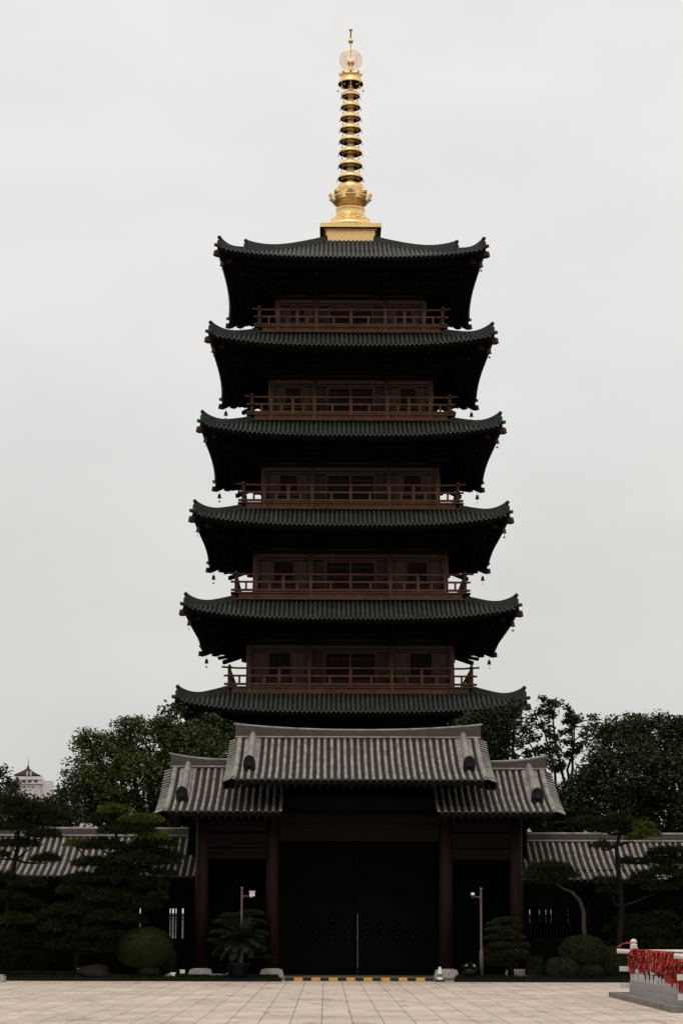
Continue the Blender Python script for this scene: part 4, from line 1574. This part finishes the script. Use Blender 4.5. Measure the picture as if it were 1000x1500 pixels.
dome('large clipped dome bush, left of the gate', 211, 1391, 41, 31, 70.95)
dome('small clipped bush tucked behind the large left dome', 238, 1408, 20, 22, 71.6)
dome('low clipped mound at the foot of the left dome', 218, 1424, 16, 7, 70.6)
dome('largest clipped dome of the right-hand cluster', 852, 1394, 35, 24, 70.95)
dome('clipped ball at the left end of the right cluster', 813, 1420, 16, 18, 70.75)
dome('clipped ball below and left of the right dome', 831, 1418, 18, 18, 70.65)
dome('low clipped bush directly beneath the right dome', 862, 1423, 20, 13, 70.6)
dome('broad dark clipped bush behind and right of the right dome', 893, 1411, 30, 26, 71.3)
# box hedge
c = at(780, 1410, 71.3)
T = thing('box_hedge', 'square clipped hedge block between shrub and round bushes', 'hedge', (c.x, c.y, .1))
b = MB()
b.box(0, 0, .32, .44, .44, .60)
n = 2600
P = rng.random((n, 3)) - .5
ax = rng.integers(0, 3, n)
sg = np.where(rng.random(n) < .5, -.5, .5)
P[np.arange(n), ax] = sg
P = P * np.array([.49, .49, .66]) + np.array([0, 0, .33])
quads('foliage', leaf_quads(P, .05, .032, .2), M['clipped'], T, extra=b)

# ---- potted palm
c = at(348, 1436, 70.35)
T = thing('potted_palm', 'sago palm with drooping fronds in a dark square pot', 'palm', (c.x, 70.45, .1), 'pots by the gate')
b = MB()
b.lathe([(.27, 0), (.31, .05), (.33, .40), (.36, .42), (.36, .47), (.30, .47), (.28, .40)], 18)
b.build('pot', M['pot'], T, True)
b = MB()
b.tube([(-.05, 0, .42), (-.02, 0, .6), (.06, 0, .9), (.08, 0, 1.14)], [.05, .05, .06, .075], 9)
b.build('trunk', M['bark'], T, True)
for i in range(44):
    t = 2 * PI * i / 22 * 1.0 + random.uniform(-.15, .15)
    el = random.choice((1.25, .95, .65, .35, .05, -.3)) + random.uniform(-.1, .1)
    L_ = random.uniform(.78, 1.0)
    q = []
    pts = []
    p = Vector((.08, 0, 1.12))
    d = Vector((math.cos(t) * math.cos(el), math.sin(t) * math.cos(el), math.sin(el)))
    for k in range(13):
        pts.append(p.copy())
        p = p + d * (L_ / 12)
        d = (d - Vector((0, 0, .085))).normalized()
    fb = MB()
    fb.tube(pts, [.012 - .0007 * k for k in range(13)], 5)
    for k in range(1, 13):
        dd = (pts[k] - pts[k - 1]).normalized()
        s = dd.cross(Vector((0, 0, 1))).normalized()
        u = s.cross(dd)
        for rep in range(2):
            p0 = pts[k - 1].lerp(pts[k], rep / 2)
            ll = .19 * math.sin(PI * min(1, (k + .6) / 13.5)) ** .6
            for sg in (-1, 1):
                e = p0 + s * sg * ll + dd * ll * .55 + u * ll * .30
                fb.add([p0 - dd * .012, p0 + dd * .016, e + dd * .012, e], [(0, 1, 2, 3)])
    fb.build('frond', M['frond'], T)
# bowl with two white flowers
c = at(687, 1430, 70.55)
T = thing('flower_bowl', 'dark round bowl planter with two white blooms beside the camera pole', 'planter', (c.x, 70.55, .1), 'pots by the gate')
b = MB()
b.lathe([(.12, 0), (.2, .06), (.24, .2), (.22, .3), (.19, .3), (.18, .22)], 18)
b.build('bowl', M['pot'], T, True)
P = needle_pad((0, 0, .33), (.2, .2, .10), 1500, .08)
quads('leaves', P, M['frond'], T)
for dx in (-.11, .12):
    b = MB()
    for k in range(6):
        t = k * PI / 3
        b.add([(dx, -.12, .40), (dx + .045 * math.cos(t), -.14, .40 + .045 * math.sin(t)), (dx + .045 * math.cos(t + 1), -.14, .40 + .045 * math.sin(t + 1))], [(0, 1, 2)])
    b.build('flower', M['white_paint'], T)


# ---- rocks
def rock(label, px, py, rx, ry, Y, seed, m_='rock', group='rocks in the beds'):
    c, r = lob(px, py, rx, ry, Y)
    rnd = np.random.default_rng(seed)
    b = MB()
    b.lathe([(max(.001, math.cos(-PI / 2 + PI * i / 14)), math.sin(-PI / 2 + PI * i / 14)) for i in range(15)], 22)
    V = np.array(b.v)
    off = np.zeros(len(V))
    for _ in range(9):
        k = rnd.normal(size=3)
        off += .07 * np.sin(V @ k * 2.4 + rnd.random() * 6)
    V = V * (1 + off)[:, None]
    b.v = [(x * r[0], y * max(r[1], .12), z * r[2]) for x, y, z in V]
    o = b.build('rock', M[m_], None, True)
    o.location = (c[0], c[1], c[2])
    return tag(o, label, 'rock', group)


rock('large low brown boulder at the foot of the bushy pine', 137, 1427, 24, 11, 70.65, 3)
rock('flat grey stone between the left pillar and the palm pot', 318, 1431, 12, 4, 71.0, 5, 'stone_d')
rock('flat pale stone just behind the palm pot', 337, 1430, 10, 4, 71.3, 8, 'stone_d')
rock('flat grey stone right of the cloud-pruned shrub', 762, 1430, 13, 3, 71.0, 6, 'stone_d')
rock('small grey stone beside the white floodlights', 246, 1431, 6, 4, 70.55, 9, 'stone_d')


# ---- floodlights
def flood(label, px, py, Y, rz):
    c = at(px, py, Y)
    T = thing('floodlight', label, 'floodlight', (c.x, c.y, .1), 'small white garden floodlights')
    h = max(.08, c.z - .1)
    b = MB()
    b.box(0, 0, h, .17, .07, .12)
    b.box(0, -.042, h, .15, .015, .10)
    o = b.build('lamp_head', M['white_paint'], T)
    b = MB()
    b.tube([(0, 0, 0), (0, 0, h - .05)], .015, 6)
    b.box(-.09, 0, h - .02, .012, .03, .12)
    b.box(.09, 0, h - .02, .012, .03, .12)
    b.box(0, 0, h - .08, .19, .03, .012)
    b.build('stand', M['rubber'], T)
    T.rotation_euler = (0, 0, rz)


flood('white garden floodlight by the trunk of the bushy pine', 117, 1422, 70.6, .5)
flood('left one of two white floodlights beside the left dome', 253, 1428, 70.5, -.5)
flood('right one of two white floodlights, nearest the left pillar', 266, 1424, 70.6, .6)


# ---- camera poles
def pole(label, px, s):
    c = at(px, 1432, 70.8)
    T = thing('camera_pole', label, 'camera pole', (c.x, 70.8, .1), 'surveillance poles by the gate')
    b = MB()
    b.lathe([(.064, 0), (.064, .84), (.038, .88), (.034, 2.72), (.036, 2.75)], 14)
    b.lathe([(.10, 0), (.10, .03), (.075, .03)], 14)
    b.lathe([(.02, 2.75), (.052, 2.78), (.052, 2.81), (.02, 2.84), (.0, 2.845)], 12)
    b.build('shaft', M['pole'], T, True)
    b = MB()
    b.tube([(0, 0, 2.53), (s * .12, 0, 2.555), (s * .22, -.02, 2.53)], .018, 7)
    b.box(s * .04, 0, 2.53, .03, .11, .1)
    b.build('arm', M['pole'], T)
    b = MB()
    if s > 0:
        b.box(s * .33, -.04, 2.61, .17, .24, .14)
        b.prism([(s * .33 - .1, 2.69), (s * .33 + .1, 2.69), (s * .33 + .09, 2.71), (s * .33 - .09, 2.71)], -.2, .1)
        b.tube([(s * .30, -.04, 2.50), (s * .30, -.04, 2.56)], .03, 8)
        b.build('camera', M['white_paint'], T)
    else:
        b.lathe([(.055, 2.50), (.06, 2.58), (.05, 2.60)], 12, s * .26, -.02)
        b.build('camera', M['rubber'], T)
        k = MB()
        k.lathe([(.062, 2.60), (.062, 2.66), (.03, 2.68)], 12, s * .26, -.02)
        k.build('hood', M['white_paint'], T)


pole('pinkish camera pole with white boxy camera, behind the potted palm', 352, 1)
pole('pinkish camera pole with a small dark camera, right of the gate', 704, -1)

# ---- cone
c = at(643, 1437, 70.3)
T = thing('traffic_cone', 'small whitish traffic cone on a black base at the gate pillar', 'cone', (c.x, 70.35, 0))
b = MB()
b.add([(-.17, -.17, .004), (.17, -.17, .004), (.17, .17, .004), (-.17, .17, .004), (-.15, -.15, .06), (.15, -.15, .06), (.15, .15, .06), (-.15, .15, .06)],
      [(0, 1, 5, 4), (1, 2, 6, 5), (2, 3, 7, 6), (3, 0, 4, 7), (4, 5, 6, 7)])
b.build('base', M['rubber'], T)
b = MB()
b.lathe([(.115, .06), (.10, .10), (.085, .20), (.062, .32), (.038, .45), (.03, .46), (0, .46)], 12)
b.build('body', M['white_paint'], T, True)
b = MB()
b.lathe([(.0935, .15), (.0765, .25)], 12)
b.f.pop(); b.m.pop(); b.f.pop(); b.m.pop()
b.build('band', M['stone_d'], T, True)

# ---- left edge: pale kerb stone on the paving, stone lantern post
c = at(0, 1441, 68.4)
b = MB()
b.box(0, 0, .09, .5, .5, .18)
b.box(0, 0, .20, .42, .42, .05)
o = b.build('stone_block', M['stone'])
o.location = (c.x - .11, 68.4, 0.004)
tag(o, 'pale stone block on the paving, cut by the left edge', 'stone block')
c = at(-3, 1405, 71.0)
b = MB()
b.lathe([(.13, 0), (.13, .08), (.10, .12), (.092, .95), (.11, 1.0), (.10, 1.06), (0, 1.1)], 12)
o = b.build('stone_post', M['stone_d'])
o.location = (c.x - .03, 70.75, .1)
tag(o, 'slim grey stone post at the extreme left edge under the pine', 'post')
# low pipe rail in the left bed
b = MB()
p0, p1 = at(-30, 1423, 70.5), at(108, 1426, 70.5)
b.tube([(p0.x, 70.5, .26), (p1.x, 70.5, .26)], .018, 6)
for i in range(4):
    x = p0.x + (p1.x - p0.x) * (i + .4) / 4
    b.tube([(x, 70.5, .05), (x, 70.5, .26)], .015, 6)
tag(b.build('low_rail', M['rock']), 'low thin rail along the left bed under the pines', 'rail')

# ------------------------------------------------------------------ white stone railing with ribbons
X0, Y0, Y1 = 6.60, 46.4, 55.5
XR = 14.5
FN = thing('stone_railing', 'white stone railing enclosure on a grey plinth, right foreground', 'railing', (X0, Y1, 0))
o_ = Vector((X0, Y1, 0))
b = MB()
b.box((XR - X0) / 2, (Y0 - Y1) / 2, .062, XR - X0 + 1.15, Y1 - Y0 + 1.15, .116)
b.build('plinth', M['stone_d'], FN)
b = MB()
for z0, z1, ins in ((.12, .27, 0), (.275, .42, .03)):
    y = 0
    t = .26 - ins
    k = 0
    L_ = Y1 - Y0
    n = 8
    for i in range(n):
        b.box(0, -L_ * (i + .5) / n, (z0 + z1) / 2, t, L_ / n - .008, z1 - z0)
    for yy in (0, -L_):
        for i in range(7):
            wdt = (XR - X0 - .3) / 7
            b.box(.15 + wdt * (i + .5), yy, (z0 + z1) / 2, wdt - .008, t, z1 - z0)
b.build('base_course', M['stone'], FN)
# posts, rails
pst = MB()
pst.box(0, 0, .68, .17, .17, 1.10)
pstm = pst.mesh('post', M['stone_w'])
fin = MB()
fin.lathe([(.07, 1.22), (.085, 1.23), (.085, 1.30), (.06, 1.315), (.055, 1.33), (.082, 1.345), (.085, 1.38), (.05, 1.42), (0, 1.435)], 16)
finm = fin.mesh('finial', M['stone_w'], True)
for x, y in ((0, 0), (0, Y0 - Y1)):
    p = link('post', pstm, FN, (x, y, 0))
    link('finial', finm, p)
L_ = Y1 - Y0
b = MB()
b.tube([(0, .42, 1.115), (0, .1, 1.11), (0, -L_ - .1, 1.11), (0, -L_ - .42, 1.115)], .058, 12)
for yy in (0, -L_):
    b.tube([(-.42, yy, 1.135), (-.1, yy, 1.115), (XR - X0, yy, 1.115)], .058, 12)
b.build('top_rail', M['stone_w'], FN, True)
b = MB()
b.box(0, -L_ / 2, .70, .10, L_ + .72, .12)
b.box(0, -L_ / 2, .245, .12, L_ + .60, .09)
for yy in (0, -L_):
    b.box((XR - X0) / 2 - .18, yy, .70, XR - X0 + .36, .10, .122)
    b.box((XR - X0) / 2 - .15, yy, .30, XR - X0 + .40, .12, .12)
b.build('lower_rail', M['stone_w'], FN)
b = MB()
n = 14
for i in range(n):
    b.box(0, -L_ * (i + .5) / n, .53, .05, .085, .22)
for i in range(1, 6):
    b.box(0, -L_ * i / 6, .91, .085, .10, .30)
for yy in (0, -L_):
    for i in range(22):
        b.box(.2 + i * .34, yy, .53, .085, .055, .22)
b.build('balusters', M['stone_w'], FN)

# red prayer ribbons, a tangled mass over the top rail
qs = []
N = 1050
for i in range(N):
    f = rng.random()
    y = Y1 - f * L_ if rng.random() < .93 else Y1 - L_ * (.6 + .4 * rng.random())
    side = -1 if rng.random() < .75 else 1
    ln = .14 + .40 * rng.random() ** 1.3 + (.75 * max(0, f - .45) * rng.random() ** 2)
    if .06 < f < .17 or .33 < f < .43:
        ln *= .45 if rng.random() < .8 else 1
    wd = .013 + .015 * rng.random()
    x = X0 + side * (.062 + .05 * rng.random())
    z = 1.17 - .05 * rng.random()
    yaw = rng.normal(0, .5)
    p = np.array([x - side * .06, y, 1.175 + .02 * rng.random()])
    prev = None
    seg = 5
    dr = np.array([0, wd * math.cos(yaw), 0]) + np.array([wd * math.sin(yaw), 0, 0])
    cur = np.array([x, y, z])
    qs.append([p - dr, p + dr, cur + dr, cur - dr])
    sway = rng.normal(0, .025, 2)
    for k in range(seg):
        nx = cur + np.array([side * .006 + rng.normal(0, .010), sway[1] * .5 + rng.normal(0, .010), -ln / seg])
        dr2 = dr + np.array([rng.normal(0, .010), rng.normal(0, .004), 0])
        qs.append([cur - dr, cur + dr, nx + dr2, nx - dr2])
        cur, dr = nx, dr2
# knots wrapped round the rail
for i in range(110):
    y = Y1 - rng.random() * L_
    a0 = rng.random() * 2 * PI
    r = .066 + .018 * rng.random()
    wd = .016 + .02 * rng.random()
    sk = rng.normal(0, .03)
    for k in range(8):
        a, a2 = a0 + k * PI / 4.5, a0 + (k + 1) * PI / 4.5
        p = np.array([X0 + r * math.cos(a), y + sk * k / 8, 1.11 + r * math.sin(a)])
        q = np.array([X0 + r * math.cos(a2), y + sk * (k + 1) / 8, 1.11 + r * math.sin(a2)])
        d = np.array([0, wd, 0])
        qs.append([p - d, p + d, q + d, q - d])
# some round the far corner post
for i in range(40):
    a = rng.random() * 2 * PI
    x, y = X0 + .1 * math.cos(a), Y1 + .1 * math.sin(a)
    ln = .1 + .35 * rng.random()
    p = np.array([x, y, 1.2])
    q = np.array([x + .03 * math.cos(a), y + .03 * math.sin(a), 1.2 - ln])
    d = np.array([-math.sin(a), math.cos(a), 0]) * .022
    qs.append([p - d, p + d, q + d, q - d])
o = quads('red_ribbons', np.array(qs), M['ribbon'])
structure(o, 'stuff')
o['label'] = 'tangle of red ribbons tied along the white stone railing'
b = MB()
pts = [(X0 - .06, Y1 - .06, 1.33), (X0 - .2, Y1 - .07, 1.335), (X0 - .3, Y1 - .08, 1.31), (X0 - .36, Y1 - .08, 1.25), (X0 - .40, Y1 - .08, 1.26)]
for p, q in zip(pts[:-1], pts[1:]):
    b.add([(p[0], p[1], p[2] - .018), (q[0], q[1], q[2] - .018), (q[0], q[1] + .01, q[2] + .018), (p[0], p[1] + .01, p[2] + .018)], [(0, 1, 2, 3)])
tag(b.build('ribbon', M['ribbon']), 'single red ribbon blowing left from the far railing post', 'ribbon')
# clipped plant standing inside the enclosure
c = at(1003, 1405, 47.0)
T = thing('potted_shrub', 'dark green shrub poking out at the right edge by the near rail', 'shrub', (c.x + .18, 46.1, .12))
b = MB()
b.lathe([(.16, 0), (.22, .45), (.24, .5), (.18, .5)], 14)
b.build('pot', M['pot'], T, True)
quads('leaves', clip_cloud((0, 0, .87), (.27, .25, .26), 4200, .07), M['clipped'], T)

# ------------------------------------------------------------------ distant pavilion roof over the left trees
c0, c1 = at(22, 1137, 200), at(57, 1137, 200)
cx = (c0.x + c1.x) / 2
T = thing('distant_pavilion', 'far white building topped by a small dark pyramid roof', 'building', (cx, 200, 0))
hw = (c1.x - c0.x) / 2
ze = c0.z
b = MB()
b.box(.1, 0, (ze - .15) / 2, 2.45, 2.3, ze - .15)
b.box(.15, 0, ze - .42, 2.6, 2.5, .10)
b.box(.15, 0, ze - .80, 2.7, 2.6, .10)
b.box(1.7, 0, (ze - .55) / 2, 1.1, 2.0, ze - .55)
b.box(-2.5, 2.6, (ze - 3.2) / 2, 16, 7, ze - 3.2)
b.build('wall', M['facade'], T)
b = MB()
n = 8
vs, fs = [], []
prof = [(1.12, ze - .04), (.74, ze + .16), (.38, ze + .38), (.10, ze + .62)]
b.lathe([(r * hw * 1.414, z) for r, z in prof], 4)
b.v = [((x - y) * .7071, (x + y) * .7071, z) for x, y, z in b.v]
b.lathe([(.12, ze + .60), (.14, ze + .70), (.05, ze + .77), (.10, ze + .84), (.03, ze + .92), (.015, ze + 1.6), (0, ze + 1.62)], 8)
b.build('roof', M['facade_roof'], T)
for dx in (-.1, .22):
    b = MB()
    b.box(dx + .2, -1.2, ze + .10, .12, .10, .42)
    b.build('chimney', M['facade'], T)
for i in range(4):
    b = MB()
    b.box(-.75 + i * .55, -1.16, ze - .62, .30, .03, .2)
    b.build('window', M['glass'], T)
